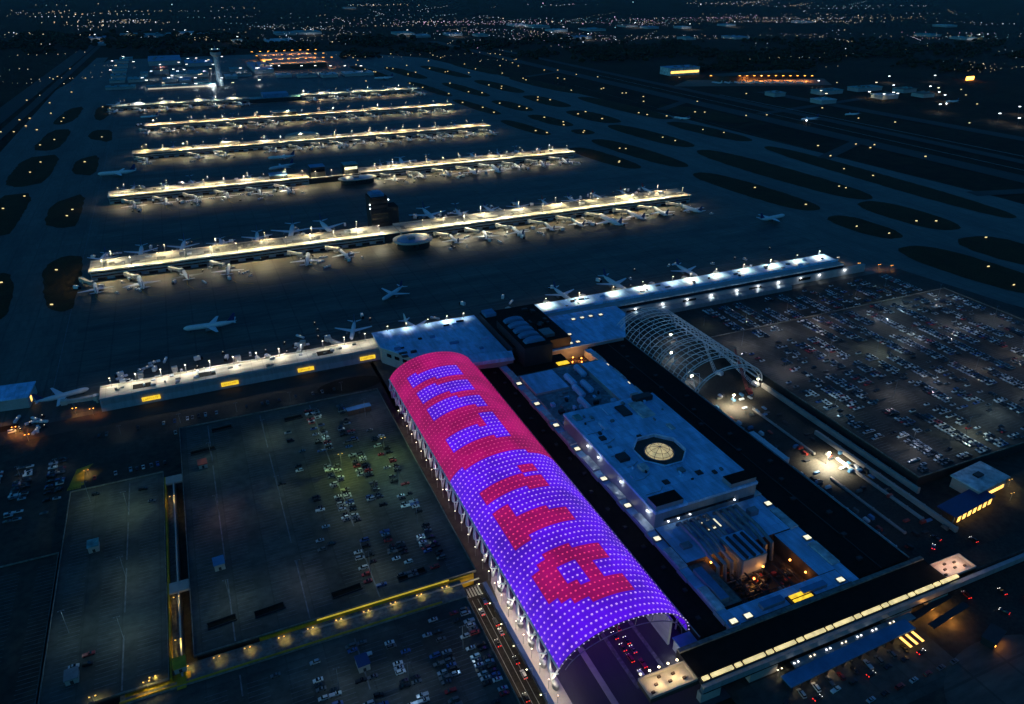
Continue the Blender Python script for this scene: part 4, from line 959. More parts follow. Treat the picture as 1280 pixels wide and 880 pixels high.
# ------------------------------------------------------------------ cars
def prof_car(kind):
    L = {'sedan': 4.7, 'suv': 4.8, 'van': 5.2, 'pickup': 5.6}[kind]; h = L / 2; w_ = .92
    body = {'sedan': [(-h, .35), (-h, .95), (-h + .9, 1.02), (h - 1.3, .98), (h, .78), (h, .35)],
            'suv': [(-h, .4), (-h, 1.1), (h - 1.4, 1.1), (h - .1, .92), (h, .4)],
            'van': [(-h, .35), (-h, 1.15), (h - 1.2, 1.15), (h, .9), (h, .35)],
            'pickup': [(-h, .45), (-h, 1.15), (h - 1.5, 1.12), (h, 1.0), (h, .45)]}[kind]
    cab = {'sedan': [(-h + .9, 1.02), (-h + 1.5, 1.45), (h - 2.3, 1.47), (h - 1.4, 1.0)], 'suv': [(-h + .1, 1.1), (-h + .4, 1.75), (h - 2.1, 1.76), (h - 1.4, 1.1)],
           'van': [(-h + .1, 1.15), (-h + .25, 1.95), (h - 2.0, 1.95), (h - 1.1, 1.15)], 'pickup': [(-.2, 1.14), (0, 1.8), (h - 2.2, 1.8), (h - 1.5, 1.12)]}[kind]
    return body, cab, w_, L
def extrude(mb, prof, w_, inset=0.0, mi=0):
    n = len(prof); i = len(mb.v); zs = [p[1] for p in prof]; lo, hi = min(zs), max(zs)
    for s in (-1, 1):
        for x, z in prof: mb.v.append((x, s * (w_ - inset * (z - lo) / (hi - lo + 1e-6)), z))
    mb.f.append(tuple(range(i, i + n))); mb.m.append(mi); mb.f.append(tuple(range(i + 2 * n - 1, i + n - 1, -1))); mb.m.append(mi)
    for k in range(n):
        k2 = (k + 1) % n; mb.f.append((i + k, i + n + k, i + n + k2, i + k2)); mb.m.append(mi)
CARS = {}
def car_proto(kind, paint):
    if (kind, paint) in CARS: return CARS[(kind, paint)]
    body, cab, w_, L = prof_car(kind)
    b = MB(); extrude(b, body, w_); hw = L / 2
    rt = [(x + (.12 if x < 0 else -.12), z + .02) for x, z in cab[1:3]]
    zt = cab[1][1]; b.box(cab[1][0] + .1, cab[2][0] - .1, -w_ + .22, w_ - .22, zt + .005, zt + .06)
    for sx in (-hw + .95, hw - .95):
        for s in (-1, 1):
            pts = [(sx + .34 * math.cos(a * math.pi / 4), s * (w_ + .01), .34 + .34 * math.sin(a * math.pi / 4)) for a in range(8)]
            b.face(pts if s < 0 else pts[::-1], 1)
    mb_ = b; me = mb_.build('body', ['car_' + paint, 'rubber']); md = me.data; bpy.data.objects.remove(me)
    c = MB(); extrude(c, cab, w_ - .06, .2); g = c.build('windows', 'glass'); gd = g.data; bpy.data.objects.remove(g)
    CARS[(kind, paint)] = (md, gd); return CARS[(kind, paint)]
KIND_WORD = {'sedan': 'sedan', 'suv': 'SUV', 'van': 'minivan', 'pickup': 'pickup truck'}
rc = random.Random(99)
def pick(): return rc.choice(['sedan', 'sedan', 'sedan', 'suv', 'suv', 'van', 'pickup']), rc.choice(['white', 'white', 'silver', 'silver', 'grey', 'grey', 'grey', 'black', 'black', 'black', 'black', 'black', 'blue', 'red'])
def car(x, y, z, rz, where, group, kp=None, lights=False):
    k, p = kp or pick(); md, gd = car_proto(k, p)
    t = empty('parked_car' if not lights else 'moving_car', (x, y, z), rz, '%s %s %s' % (p, KIND_WORD[k], where), 'car', group)
    o = bpy.data.objects.new('body', md); COL.objects.link(o); o.parent = t; g = bpy.data.objects.new('windows', gd); COL.objects.link(g); g.parent = t
    if lights:
        L = prof_car(k)[3] / 2
        for s in (-1, 1):
            h = MB(); h.box(L - .02, L + .06, s * .65 - .2, s * .65 + .2, .6, .85); h.build('headlight', 'head_glow', t)
            q = MB(); q.box(-L - .06, -L + .02, s * .65 - .26, s * .65 + .26, .66, 1.02); q.build('tail_light', 'tail_glow', t)
    return t
PARK = []          # every parked car as (x, y, z, turn, where, group, kind and paint)
def park(x, y, z, a, wh, g):
    kp = pick()
    if x > 390 and rc.random() < .3: kp = (kp[0], rc.choice(['white', 'silver']))
    PARK.append((x, y, z, a, wh, g, kp))
def row(xc, y0, y1, z, fill, where, group, clump=1.0, seed=0, both=True):
    r = random.Random(seed); y = y0; ph = r.uniform(0, 6)
    while y < y1:
        dens = fill * (1 + clump * math.sin(y / 9.0 + ph) * math.sin(y / 23.0 + ph * 1.7)) 
        for s in ((-1, 1) if both else (1,)):
            if r.random() < dens:
                park(xc + s * 2.75 + r.uniform(-.3, .3), y + r.uniform(-.15, .15), z, (0 if s > 0 else math.pi) + (math.pi if r.random() < .3 else 0) + r.uniform(-.03, .03), where, group)
        y += 2.7
G1 = 'cars on the largest deck'
for xc, y0, y1, f, wh in ((33, 318, 480, .10, 'in the sparse row of the largest deck'), (51, 300, 500, .42, 'in the long middle row of the largest deck'), (69, 300, 492, .40, 'in the row of the largest deck second from the canopy'), (87, 296, 470, .26, 'in the largest deck row beside the canopy'), (15, 400, 440, .10, 'standing alone on the wide bare part of the largest deck')):
    row(xc, y0, y1, 8.03, f, wh, G1, 1.0, int(xc * 7))
for xc, f in ((-3, .14), (15, .3), (33, .34), (51, .4), (69, .3), (86, .5)):
    row(xc, 200, 268, 6.53, f, 'in a row of the near deck running up from its edge', 'cars on the near deck', 1.0, int(xc) + 500)
for (x, y) in ((-86, 305), (-86, 311), (-92, 306), (-63, 440), (-90, 446), (-58, 425)):
    park(x, y, 8.03, rc.uniform(-.1, .1), 'among the few cars on the nearly bare deck', 'cars on the nearly bare deck')
for xc, f in ((-156, .5), (-138, .5), (-118, .6)):
    row(xc, 450, 512, 0.06, f, 'in the small lot past the yellow hatching', 'cars in the small lot past the yellow hatching', .6, int(-xc))
for k in range(46):
    x = -98 + k * 4.2 + rc.uniform(-.6, .6)
    if rc.random() < .5: park(x, 478 if x < -44 else 515, .08, math.pi / 2 + .1, 'in the line of cars behind the decks, below the yellow signs', 'cars in the line behind the decks')
    if rc.random() < .45: park(x, 532, .1, math.pi / 2, 'beside the lower road, just below the yellow signs', 'cars along the lower road')
# drop-off road, canopy lanes, lower lot
for k, y in enumerate((212, 224, 233, 246, 252, 259, 268, 275, 277.5)):
    car(102.8 if k % 3 else 98.6, y, .14, math.pi / 2, 'on the drop off road beside the dark blue wall', 'cars on the drop off road', lights=True)
for k, y in enumerate((198, 202, 207, 212, 216, 219, 222, 227, 231, 237, 243, 250, 262)):
    car(CX + (5 if k % 2 else 9), y, .12, math.pi / 2, 'queueing in the lanes at the mouth of the lit canopy', 'cars at the mouth of the lit canopy', lights=True)
t = empty('shuttle_depot', (254, 169, .1), .03, 'low blue roofed depot with a row of warm lit bays under the glowing strip', 'depot')
box_part('back_wall', 'dark', t, -41, 38, 2, 4, 0, 3.9); box_part('roof', 'blueroof', t, -42, 40, -2.2, 4.6, 3.92, 4.7)
for k in range(14):
    x = -39 + k * 5.5
    box_part('column', 'dark', t, x - 1.9, x - 1.2, -2, 1.95, 0, 3.9)
    box_part('lit_bay', 'bay_glow' if k < 11 else 'amber_glow', t, x - .7, x + 2.4, 1.6, 1.95, .3, 3.2)
    if k % 2 == 0: lamp(t, (x + 1, -.6, 3.5), 60, (1, .75, .42), .2)
for k in range(5):
    b = MB(); b.box(-.7, .7, -9, -2.4, 0, .3); o = b.build('striped_awning', 'redsteel' if k % 2 else 'amber_glow', t); o.location = (29 + k * 2.1, 0, 3.4)
for k in range(9): car(217 + k * 8.0 + (k % 3) * .6, 163.2, .12, 1.45, 'nosed up to the warm lit depot bays', 'cars nosed up to the depot bays', lights=False)
for k in range(7): car(222 + k * 11, 158.5, .12, .12, 'in the dim line in front of the shuttle buses', 'cars in front of the shuttle buses', lights=k % 3 == 0)
for k in range(9): park(226 + k * 9, 148, .12, .1, 'in the outermost dim line of the lower lot', 'cars in the outer line of the lower lot')
for k in range(6): car(204 + (k % 2) * 3, 146 + k * 3.2, .12, .3, 'bunched at the corner of the lower lot', 'cars at the lower lot corner', lights=k % 2 == 0)
for (x, y) in ((342, 176), (362, 170), (350, 160), (372, 163), (385, 205), (366, 215), (358, 210)):
    car(x, y, .14, rc.uniform(0, 3), 'on the dark road past the end of the glowing strip', 'cars past the end of the glowing strip', lights=True)
for k, x in enumerate((214, 224, 234, 244, 254, 264, 274, 286)):
    car_park_lamp(x, 175.5, .1, 330 if k < 7 else 500, (1, .8, .5), 'street lamp between the link wall and the shuttle buses', 'street lamps behind the shuttle buses', 'white_glow' if k in (1, 3, 5, 6) else 'warm_glow', 5)
# right hand car park: nearest rows as things, the rest as one mass
slots = []
rs = random.Random(77)
for i in range(16):
    xc = 408 + i * 18
    ph = rs.uniform(0, 6)
    y = 259.0
    while y < 545:
        if 474 < y < 486 or (xc < 430 and y > 440): y += 2.7; continue
        f = (.74 if xc > 415 else .3) * (1 + 1.3 * math.sin(y / 13 + ph) * math.sin(y / 37 + ph * 2)) * (1 + .5 * math.sin(xc / 41.0 + y / 60)) 
        for s in (-1, 1):
            if rs.random() < f: slots.append((xc + s * 2.75 + rs.uniform(-.3, .3), y, 8.03 if y < 477 else .06, 0 if s > 0 else math.pi))
        y += 2.7
for (x, y, z, a) in slots: park(x, y, z, a, 'in the near corner rows of the huge crowded car park', 'cars in the near corner of the crowded car park')
def in_frame(x, y, z):
    v = cam_inv @ Vector((x, y, z)); return v.z < 0 and abs(v.x / v.z) * FPX < 645 and abs(v.y / v.z) * FPX < 445
cam_inv = (Matrix.Translation(cam.location) @ cam.rotation_euler.to_matrix().to_4x4()).inverted()
PARK = [p for p in PARK if in_frame(*p[:3])]
PARK.sort(key=lambda q: math.hypot(q[0], q[1]) - (60 if q[0] > 390 and q[1] < 350 else 0))
for p in PARK[:298]: car(*p)
rest = PARK[298:]
mass = MB(); pk = ['white', 'silver', 'grey', 'black', 'blue', 'red', 'beige']
for (x, y, z, a, _w, _g, (k, p)) in rest:
    body, cab, w_, L = prof_car(k); sub = MB(); extrude(sub, body, w_, 0, pk.index(p)); extrude(sub, cab, w_ - .06, .2, len(pk))
    i0 = len(mass.v); c, s = math.cos(a), math.sin(a)
    mass.v += [(x + c * vx - s * vy, y + s * vx + c * vy, z + vz) for vx, vy, vz in sub.v]
    mass.f += [tuple(i0 + q for q in f) for f in sub.f]; mass.m += sub.m
o = mass.build('crowded_parked_cars', ['car_' + p for p in pk] + ['glass'])
tag(o, 'hundreds of parked cars filling the farther rows and lots, mostly the huge crowded car park', 'cars', kind='stuff')

# ------------------------------------------------------------------ aircraft
def wing_mb(s, root, tip, span, sweep, z0, z1, th=0.35, mi=0, y0=0.0):
    """Half wing on side s: root chord, tip chord, sweep back, dihedral; the nose is along +y."""
    b = MB(); P8 = []
    for (x, yl, yt, z, t) in ((1.5, y0, y0 - root, z0, th), (span, y0 - sweep, y0 - sweep - tip, z1, th * .4)):
        P8 += [(s * x, yl, z), (s * x, (yl + yt) / 2, z + t), (s * x, yt, z), (s * x, (yl + yt) / 2, z - t * .6)]
    i = len(b.v); b.v += P8
    for k in range(4):
        k2 = (k + 1) % 4; f = (i + k, i + k2, i + 4 + k2, i + 4 + k); b.f.append(f if s > 0 else f[::-1]); b.m.append(mi)
    b.f.append((i + 4, i + 5, i + 6, i + 7) if s > 0 else (i + 7, i + 6, i + 5, i + 4)); b.m.append(mi)
    return b
def plane_meshes(L, span, tail, rear):
    """Part meshes of a jet of length L: (name, mesh builder, material)."""
    h = L / 2; rr = L * .052
    prof = [(h, .05), (h - .025 * L, .55), (h - .07 * L, .88), (h - .13 * L, 1), (-h + .3 * L, 1), (-h + .12 * L, .62), (-h + .02 * L, .2), (-h, .08)]
    zc = lambda r_, y: rr + 1.6 + (rr * (1 - r_) * .75 if y < 0 else 0)
    out_ = []
    b = MB(); b.tube([(0, y, zc(q, y)) for y, q in prof], [q * rr for y, q in prof], 10); out_.append(('fuselage', b, 'white'))
    for s in (-1, 1): out_.append(('wing', wing_mb(s, L * .17, L * .05, span / 2, L * .19, rr + 1.0, rr + 2.2, .4, y0=L * .08), 'grey' if tail == 'rust' else 'white'))
    b = MB(); t = .22; z0 = 2 * rr + 1.4; z1 = z0 + L * .155
    pts = [(-h + .18 * L, z0), (-h + .045 * L, z1), (-h + .005 * L, z1), (-h + .04 * L, z0 - .3)]
    i = len(b.v); b.v += [(-t, y, z) for y, z in pts] + [(t, y, z) for y, z in pts]
    b.f += [(3, 2, 1, 0), (4, 5, 6, 7)] + [(k, (k + 1) % 4, 4 + (k + 1) % 4, 4 + k) for k in range(4)]; b.m += [0] * 6
    out_.append(('tail_fin', b, tail))
    for s in (-1, 1): out_.append(('tailplane', wing_mb(s, L * .085, L * .035, span * .19, L * .07, (z1 - .3 if rear else 2 * rr + .9), (z1 if rear else 2 * rr + 1.5), .22, y0=-h + .11 * L if not rear else -h + .07 * L), 'white'))
    for s in (-1, 1):
        b = MB(); ex, ey, ez = ((rr * 1.75, -h + .27 * L, rr + 2.1) if rear else (span * .17, L * .09, rr - .05))
        b.tube([(s * ex, ey, ez), (s * ex, ey - .02 * L, ez), (s * ex, ey - .1 * L, ez)], [rr * .42, rr * .5, rr * .3], 8); out_.append(('engine', b, 'grey' if not rear else 'white'))
    b = MB(); b.box(-.25, .25, h - .13 * L, h - .11 * L, 0, 2); b.box(-rr, -rr + .5, -.05 * L, -.02 * L, 0, 2); b.box(rr - .5, rr, -.05 * L, -.02 * L, 0, 2); out_.append(('landing_gear', b, 'dark'))
    return out_
PLANES = {}
def plane(x, y, heading, kind, label, parts=True, z=0.06):
    """heading: turn of the nose from +y, anticlockwise."""
    L, span, tail, rear = {'mid': (38, 34, 'navy', False), 'mid_red': (37, 33, 'rust', False), 'long': (47, 37, 'navy', False), 'wide': (58, 52, 'navy', False), 'rear': (41, 30, 'navy', True), 'small': (30, 23, 'rust', True), 'plain': (38, 33, 'white', False)}[kind]
    key = (kind, parts)
    if key not in PLANES:
        ms = plane_meshes(L, span, tail, rear)
        if parts:
            made = []
            for nm, b, m in ms:
                o = b.build(nm, m); made.append((nm, o.data)); bpy.data.objects.remove(o)
        else:
            a = MB(); mats = sorted({m for _, _, m in ms})
            for nm, b, m in ms:
                i = len(a.v); a.v += b.v; a.f += [tuple(i + q for q in f) for f in b.f]; a.m += [mats.index(m)] * len(b.f)
            o = a.build('jetliner', mats); made = o.data; bpy.data.objects.remove(o)
        PLANES[key] = made
    made = PLANES[key]
    if parts:
        t = empty('jetliner', (x, y, z), heading, label, 'aircraft')
        for nm, me in made:
            o = bpy.data.objects.new(nm, me); COL.objects.link(o); o.parent = t
    else:
        t = bpy.data.objects.new('jetliner', made); COL.objects.link(t); t.location = (x, y, z); t.rotation_euler = (0, 0, heading); tag(t, label, 'aircraft')
    return t
rp_ = random.Random(17)
def bridge(x, y, ang, ln, z, label, group, parts=True):
    """Jet bridge from (x, y) on the pier wall, out along ang."""
    t = empty('jet_bridge', (x, y, 0), ang, label, 'jet bridge', group)
    b = MB(); b.prism(rounded(0, 0, 5, 5, 0, 10, 2), 2.8, 7.0); b.tube([(0, 0, 0), (0, 0, 2.8)], .8, 6); b.build('rotunda', 'bridge', t)
    b = MB(); b.box(2.2, ln * .55, -1.7, 1.7, 3.7, 6.6); b.box(ln * .55, ln, -1.45, 1.45, 3.9, 6.4); b.build('tunnel', 'bridge', t)
    b = MB(); b.box(ln, ln + 4.2, -2.3, 2.3, 3.5, 7.0); b.build('cab', 'bridge', t)
    b = MB(); b.box(ln * .82 - .3, ln * .82 + .3, -1.9, -1.5, 0, 3.9); b.box(ln * .82 - .3, ln * .82 + .3, 1.5, 1.9, 0, 3.9); b.box(ln * .82 - .6, ln * .82 + .6, -1.9, 1.9, .2, 1.0); b.build('wheel_column', 'grey', t)
    return t
KWORD = {'mid': 'white jetliner with a dark blue fin', 'mid_red': 'white jetliner with a red fin and grey wings', 'long': 'long white jetliner with a dark blue fin', 'wide': 'wide body white jetliner', 'rear': 'slim white jetliner with tail mounted engines', 'small': 'small white regional jet with a red fin', 'plain': 'all white jetliner'}
SIDEW = {'L': 'toward the angular grass islands', 'R': 'toward the oval grass islands'}
def stand(i, side, x, kind, nth, sd, parts, ybase, wall):
    """One aircraft nosed in to pier i. side: near or far; sd: which half of the pier."""
    L = {'mid': 38, 'mid_red': 37, 'long': 47, 'wide': 58, 'rear': 41, 'small': 30, 'plain': 38}[kind]
    near = side == 'near'; gap = 9 + rp_.uniform(0, 5)
    y = ybase - gap - L / 2 if near else ybase + gap + L / 2
    a = (0 if near else math.pi) + rp_.choice([-.22, -.12, 0, 0, .12]) + rp_.uniform(-.03, .03)
    short = {'mid': 'jetliner', 'mid_red': 'red finned jetliner', 'long': 'long jetliner', 'wide': 'wide jetliner', 'rear': 'slim jetliner', 'small': 'small jet', 'plain': 'white jetliner'}[kind]
    plane(x, y, a, kind, '%s, %s side of %s pier, %s from its middle, %s end' % (short, side, PIER[i], ORD[nth], 'oval island' if sd == 'R' else 'angular island'), parts)
    bx = x - 15 if near else x + 15
    by = ybase - 2.2 if near else ybase + 2.2
    ln = gap + L * .10 + 8
    ang = math.atan2((-1 if near else 1) * (gap + L * .12 - 2), (11 if near else -11))
    bridge(bx, by, ang, math.hypot(11, gap + L * .12 - 2) - 3, 6, 'pale jet bridge reaching from the %s side of the %s pier' % (side, PIER[i]), 'jet bridges on the %s side of the %s pier' % (side, PIER[i]))
    for q in range(rp_.choice([4, 5, 6]) if i < 4 else 3):
        service(x + rp_.uniform(-21, 21), y + rp_.uniform(-24, 24), 'beside a jetliner on the %s side of the %s pier' % (side, PIER[i]), 'ground vehicles on the %s side of the %s pier' % (side, PIER[i]))
    cone(x, ybase + (-3 if near else 3), i, side)
SERV = {}
def service(x, y, where, group, kinds=('baggage tractor', 'catering truck', 'baggage cart', 'service van')):
    k = rp_.choice(kinds)
    if k not in SERV:
        b = MB()
        if k == 'baggage tractor': b.box(-1.6, 1.6, -.8, .8, .25, 1.0, 1); b.box(-.7, .4, -.7, .7, 1.01, 1.9, 2)
        elif k == 'catering truck': b.box(-3.6, 1.4, -1.25, 1.25, .7, 3.9, 0); b.box(1.45, 3.4, -1.2, 1.2, .4, 2.6, 2); b.box(-3.4, 3.2, -1, 1, .2, .69, 1)
        elif k == 'baggage cart':
            for q in range(3): b.box(q * 3.4 - 5, q * 3.4 - 2.2, -.85, .85, .5, 1.9, 0); b.box(q * 3.4 - 5, q * 3.4 - 1.6, -.2, .2, .3, .49, 1)
        else: b.box(-2.6, 2.4, -1, 1, .35, 1.3, 0); b.box(-2.5, 1.3, -.92, .92, 1.31, 2.1, 2); b.box(-2.5, 1.0, -.9, .9, 2.11, 2.2, 0)
        b.box(-.25, .25, -.25, .25, 4.0 if k == 'catering truck' else 2.25, 4.3 if k == 'catering truck' else 2.5, 3)  # small glowing box added to every vehicle for sparkle
        o = b.build('ground_vehicle', ['white', 'dark', 'glass', 'speck_glow']); SERV[k] = o.data; bpy.data.objects.remove(o)
    o = bpy.data.objects.new(k.replace(' ', '_'), SERV[k]); COL.objects.link(o); o.location = (x, y, .07); o.rotation_euler = (0, 0, rp_.uniform(0, 6.28))
    return tag(o, '%s %s' % (k, where), 'vehicle', group + ', ' + k)
LEAD = MB()
def cone(x, y, i, side):
    d = -1 if side == 'near' else 1; pts = [(x, y + d * 6), (x, y + d * 46), (x + 6, y + d * 62), (x + 22, y + d * 72)]
    for (xa, ya), (xb, yb) in zip(pts, pts[1:]):
        L = math.hypot(xb - xa, yb - ya); nx, ny = -(yb - ya) / L * .25, (xb - xa) / L * .25
        LEAD.sheet([(xa + nx, ya + ny), (xb + nx, yb + ny), (xb - nx, yb - ny), (xa - nx, ya - ny)], .1)
mixes = {1: ['mid', 'long', 'mid', 'rear', 'wide', 'mid', 'mid_red', 'long', 'mid'], 2: ['mid', 'rear', 'long', 'mid', 'mid', 'plain', 'wide'], 3: ['rear', 'mid', 'mid_red', 'mid', 'plain'], 4: ['mid', 'mid_red', 'rear', 'mid'], 5: ['wide', 'long', 'wide', 'mid']}
for (i, x0, x1, ylo, yhi, gl, gr, step, drop) in ((1, -118, 655, 868, 905, 165, 262, 43, .08), (2, -113, 634, 1188, 1219, 150, 275, 43, .08), (3, -86, 590, 1478, 1507, 255, 255, 43, .12), (4, -67, 609, 1758, 1785, 255, 255, 43, .12), (5, -141, 621, 2058, 2087, 165, 305, 56, .15)):
    for side in ('near', 'far'):
        for sd in ('L', 'R'):
            xs = []; x = (gl - 18) if sd == 'L' else (gr + 22); nth = 0
            while (x > x0 - 4) if sd == 'L' else (x < x1 + 4):
                if rp_.random() > drop:
                    stand(i, side, x + rp_.uniform(-3, 3), rp_.choice(mixes[i]), nth, sd, i <= 2, ylo if side == 'near' else yhi, None); nth += 1
                x += -step if sd == 'L' else step
    for k in range({1: 26, 2: 20, 3: 12, 4: 10, 5: 8}[i]):
        service(rp_.uniform(x0, x1), rp_.choice([ylo - rp_.uniform(3, 60), yhi + rp_.uniform(3, 55)]), 'moving on the floodlit apron round the %s pier' % PIER[i], 'loose ground vehicles round the %s pier' % PIER[i])
struct('lead_in_lines', LEAD, 'yellow')
# front pier stands
for k, (x, lab) in enumerate(((-66, 'first'), (-40, 'second'), (10, 'third'), (55, 'fourth'), (100, 'fifth'))):
    bridge(x, 591, math.pi / 2 + (.5 if k == 4 else -.35 if k > 2 else .05), 17 if k < 3 else 26, 6, '%s pale jet bridge behind the yellow signs, counting toward the lit canopy' % lab, 'jet bridges behind the yellow signs')
plane(112, 629, math.pi - .3, 'mid', 'dark bluish jetliner parked nose in where the front pier meets the angled wing')
plane(166, 612, math.pi + .3, 'plain', 'jetliner parked nose in behind the angled blue roofed wing')
plane(-123, 601, -1.35, 'mid', 'jetliner parked beside the bare end of the front pier')
t = bridge(-98, 585, math.pi - .05, 20, 6, 'long low jet bridge at the bare end of the front pier', 'jet bridge at the end of the front pier')
for k, (px, py) in enumerate(((706, 370), (772, 357), (862, 340))):
    x, y = at(px, py, 4); plane(x, y + 6, math.pi + .05, 'mid' if k != 1 else 'long', 'jetliner nosed in behind the blue roofed pier half, %s from the dark block' % ORD[k])
for k in range(9):
    x = 268 + k * 41; bridge(x, 595, math.pi / 2 + .4, 17, 6, 'pale jet bridge behind the blue roofed pier half', 'jet bridges behind the blue roofed pier half')
for k in range(34): service(rp_.uniform(-100, 640), rp_.uniform(600, 665), 'on the apron behind the front pier', 'ground vehicles behind the front pier')
for k in range(30): service(rp_.uniform(-90, 110), rp_.uniform(598, 640), 'close behind the yellow signed front pier', 'ground vehicles close behind the front pier')
for k in range(12): service(-150 + rp_.uniform(-14, 34), rp_.uniform(556, 590), 'in the orange lit yard at the bare end of the front pier', 'ground vehicles in the orange lit yard', ('baggage tractor', 'baggage cart', 'service van'))
# taxiing and holding aircraft
def face(px, py, hx, kind, label):
    x, y = at(px, py, 3); plane(x, y, hx, kind, label)
face(491, 367, 2.3, 'mid', 'lone jetliner taxiing on the dark apron behind the angled wing')
face(263, 408, 1.50, 'long', 'lone bluish jetliner taxiing behind the yellow signed front pier')
face(965, 273, -1.45, 'long', 'lone jetliner taxiing off the runway tip of the second pier')
face(147, 217, 1.52, 'wide', 'pale blue jetliner taxiing between the third and fourth piers near the grass')
face(352, 197, 1.50, 'long', 'pale jetliner taxiing between third and fourth piers, farther of the pair')
face(352, 209, 1.95, 'long', 'pale jetliner turning between third and fourth piers, nearer of the pair')
face(187, 146, 1.5, 'mid', 'small looking jetliner taxiing before the sixth pier')
face(480, 98, 1.5, 'wide', 'pale jetliner standing beyond the far end of the sixth pier')
face(1012, 149, 1.5, 'long', 'jetliner with its nose light on holding on the far taxiway')
face(1065, 143, 1.4, 'mid', 'dim jetliner following along the far taxiway')
face(852, 148, .5, 'mid', 'tiny pale jetliner taxiing between the oval grass islands')
face(1190, 127, 1.4, 'mid', 'jetliner with lights on at the end of the far airfield')
for (px, py) in ((1008, 151), (1183, 130)):
    x, y = at(px, py, 3); b = MB(); b.bead((x, y, 4), 2.0); tag(b.build('landing_light', 'white_glow'), 'bright nose light in front of the %s on the far taxiway' % ('holding jetliner' if px < 1100 else 'last jetliner'), 'light')
# end of the front pier: yard booth and orange lights
t = empty('yard_shed', (-158, 611, 0), -.1, 'blue roofed shed cut by the photo edge past the bare end of the front pier', 'shed')
b = MB(); b.box(-16, 14, -12, 12, 0, 9); b.build('wall', 'wall', t); b = MB(); b.box(-17, 15, -13, 13, 9.01, 9.8); b.build('roof', 'roof_t', t)
b = MB(); b.box(14.01, 14.3, -6, -3, 2, 6); b.build('door', 'amber_glow', t)
for (x, y, e) in ((-112, 572, 800), (-100, 566, 700), (-150, 560, 900), (-140, 545, 700), (-165, 575, 700)):
    car_park_lamp(x, y, 0.06, e * 1.6, SODIUM, 'orange yard lamp at the bare end of the front pier', 'orange lamps at the bare end of the front pier', 'orange_glow', 6)
for (x, y) in ((672, 572), (690, 560), (700, 552)):
    car_park_lamp(x, y, 0.06, 900, SODIUM, 'orange yard lamp past the runway end of the blue roofed pier half', 'orange lamps past the blue roofed pier half', 'orange_glow', 6)
for (x, y) in ((648, 596), (658, 590)): car_park_lamp(x, y, .06, 1800, (1, .85, .5), 'yellow yard lamp at the runway end of the blue roofed pier half', 'yellow lamps at the end of the blue roofed pier half', 'warm_glow', 9)
# buildings past the arrivals road
t = empty('toll_building', (433, 240, 0), .1, 'flat pale roofed building at the corner of the crowded car park', 'building')
b = MB(); b.box(-15, 15, -9, 9, .05, 8); b.build('wall', 'pale', t); b = MB(); b.box(-16, 16, -10, 10, 8.01, 9); b.build('roof', 'roof', t); b = MB(); b.box(-4, 2, -1, 3, 9.01, 10.2); b.build('rooftop_unit', 'dark', t)
b = MB(); b.box(-13, 13, -9.3, -9.02, 1, 3.5); b.build('window_band', 'amber_glow', t)
t = empty('blue_canopy', (405, 226, 0), .12, 'blue flat canopy with yellow lit bays underneath, before the pale roofed building', 'canopy')
b = MB(); b.box(-19, 22, -4.5, 8, 5.2, 6); b.build('roof', 'navy', t)
for k in range(7):
    b = MB(); b.box(-16 + k * 5.4, -13 + k * 5.4, -4.2, -4.0, .6, 4.8); b.build('lit_bay', 'amber_glow', t)
for k in range(5): 
    b = MB(); b.box(-18 + k * 9.5, -17.4 + k * 9.5, -3, -2.4, .05, 5.2); b.build('post', 'grey', t)
for (x, y, e) in ((452, 232, 900), (462, 222, 700), (440, 222, 500)): car_park_lamp(x, y, .06, e, (1, .75, .25), 'warm lamp beside the pale roofed building', 'warm lamps beside the pale roofed building', 'amber_glow', 6)
for (x0, lab) in ((300, 'long'), (304, 'short')):
    y = 176 if lab == 'long' else 168; t = empty('bus_shelter', (x0 + 14, y, .1), .12, '%s flat roofed bus shelter with an orange lit underside past the shuttle buses' % lab, 'shelter'); hw = 17 if lab == 'long' else 15
    b = MB(); b.box(-hw, hw, -1.8, 1.8, 3.4, 3.9); b.build('roof', 'dark', t); b = MB(); b.box(-hw + 1, hw - 1, -1.2, 1.2, 3.2, 3.38); b.build('lit_soffit', 'amber_glow', t)
    for k in range(4):
        b = MB(); b.tube([(-hw + 3 + k * 9, 0, 0), (-hw + 3 + k * 9, 0, 3.2)], .15, 5); b.build('post', 'grey', t)
    lamp(t, (0, -3, 2.8), 380, SODIUM, .3)
t = empty('guard_hut', (327, 150, .1), .3, 'dark hut with an orange lit window at the rim of the round lot', 'hut')
b = MB(); b.box(-6, 6, -3, 3, 0, 4); b.box(-6.6, 6.6, -3.6, 3.6, 4.01, 4.6); b.build('wall', 'dark', t); b = MB(); b.box(-5, 4, -3.2, -3.02, 1.4, 3); b.build('window', 'orange_glow', t)

# ------------------------------------------------------------------ lit taxi signs and edge lights
SG = MB(); SG.box(-1.7, 1.7, -.25, .25, .5, 1.9); SG.box(-1.2, -.9, -.2, .2, 0, .5, 1); SG.box(.9, 1.2, -.2, .2, 0, .5, 1)
o = SG.build('taxi_sign', ['taxi_glow', 'dark']); sgd = o.data; bpy.data.objects.remove(o)
def sign(x, y, where, s=1.0, g=None):
    o = bpy.data.objects.new('taxi_sign', sgd); COL.objects.link(o); o.location = (x, y, .17); o.rotation_euler = (0, 0, R.uniform(-.5, .1)); o.scale = (s, s, s)
    tag(o, 'small yellow lit sign %s' % where, 'sign', g or ('lit signs ' + where))
for i, (x, y, w_, l_, sk) in enumerate(left_isl):
    for q in range(2 if l_ > 150 else 1):
        yy = y + R.uniform(-.4, .42) * l_; sign(x + sk * (yy - y) + R.uniform(-.3, .3) * w_, yy, 'on an angular grass island', .8)
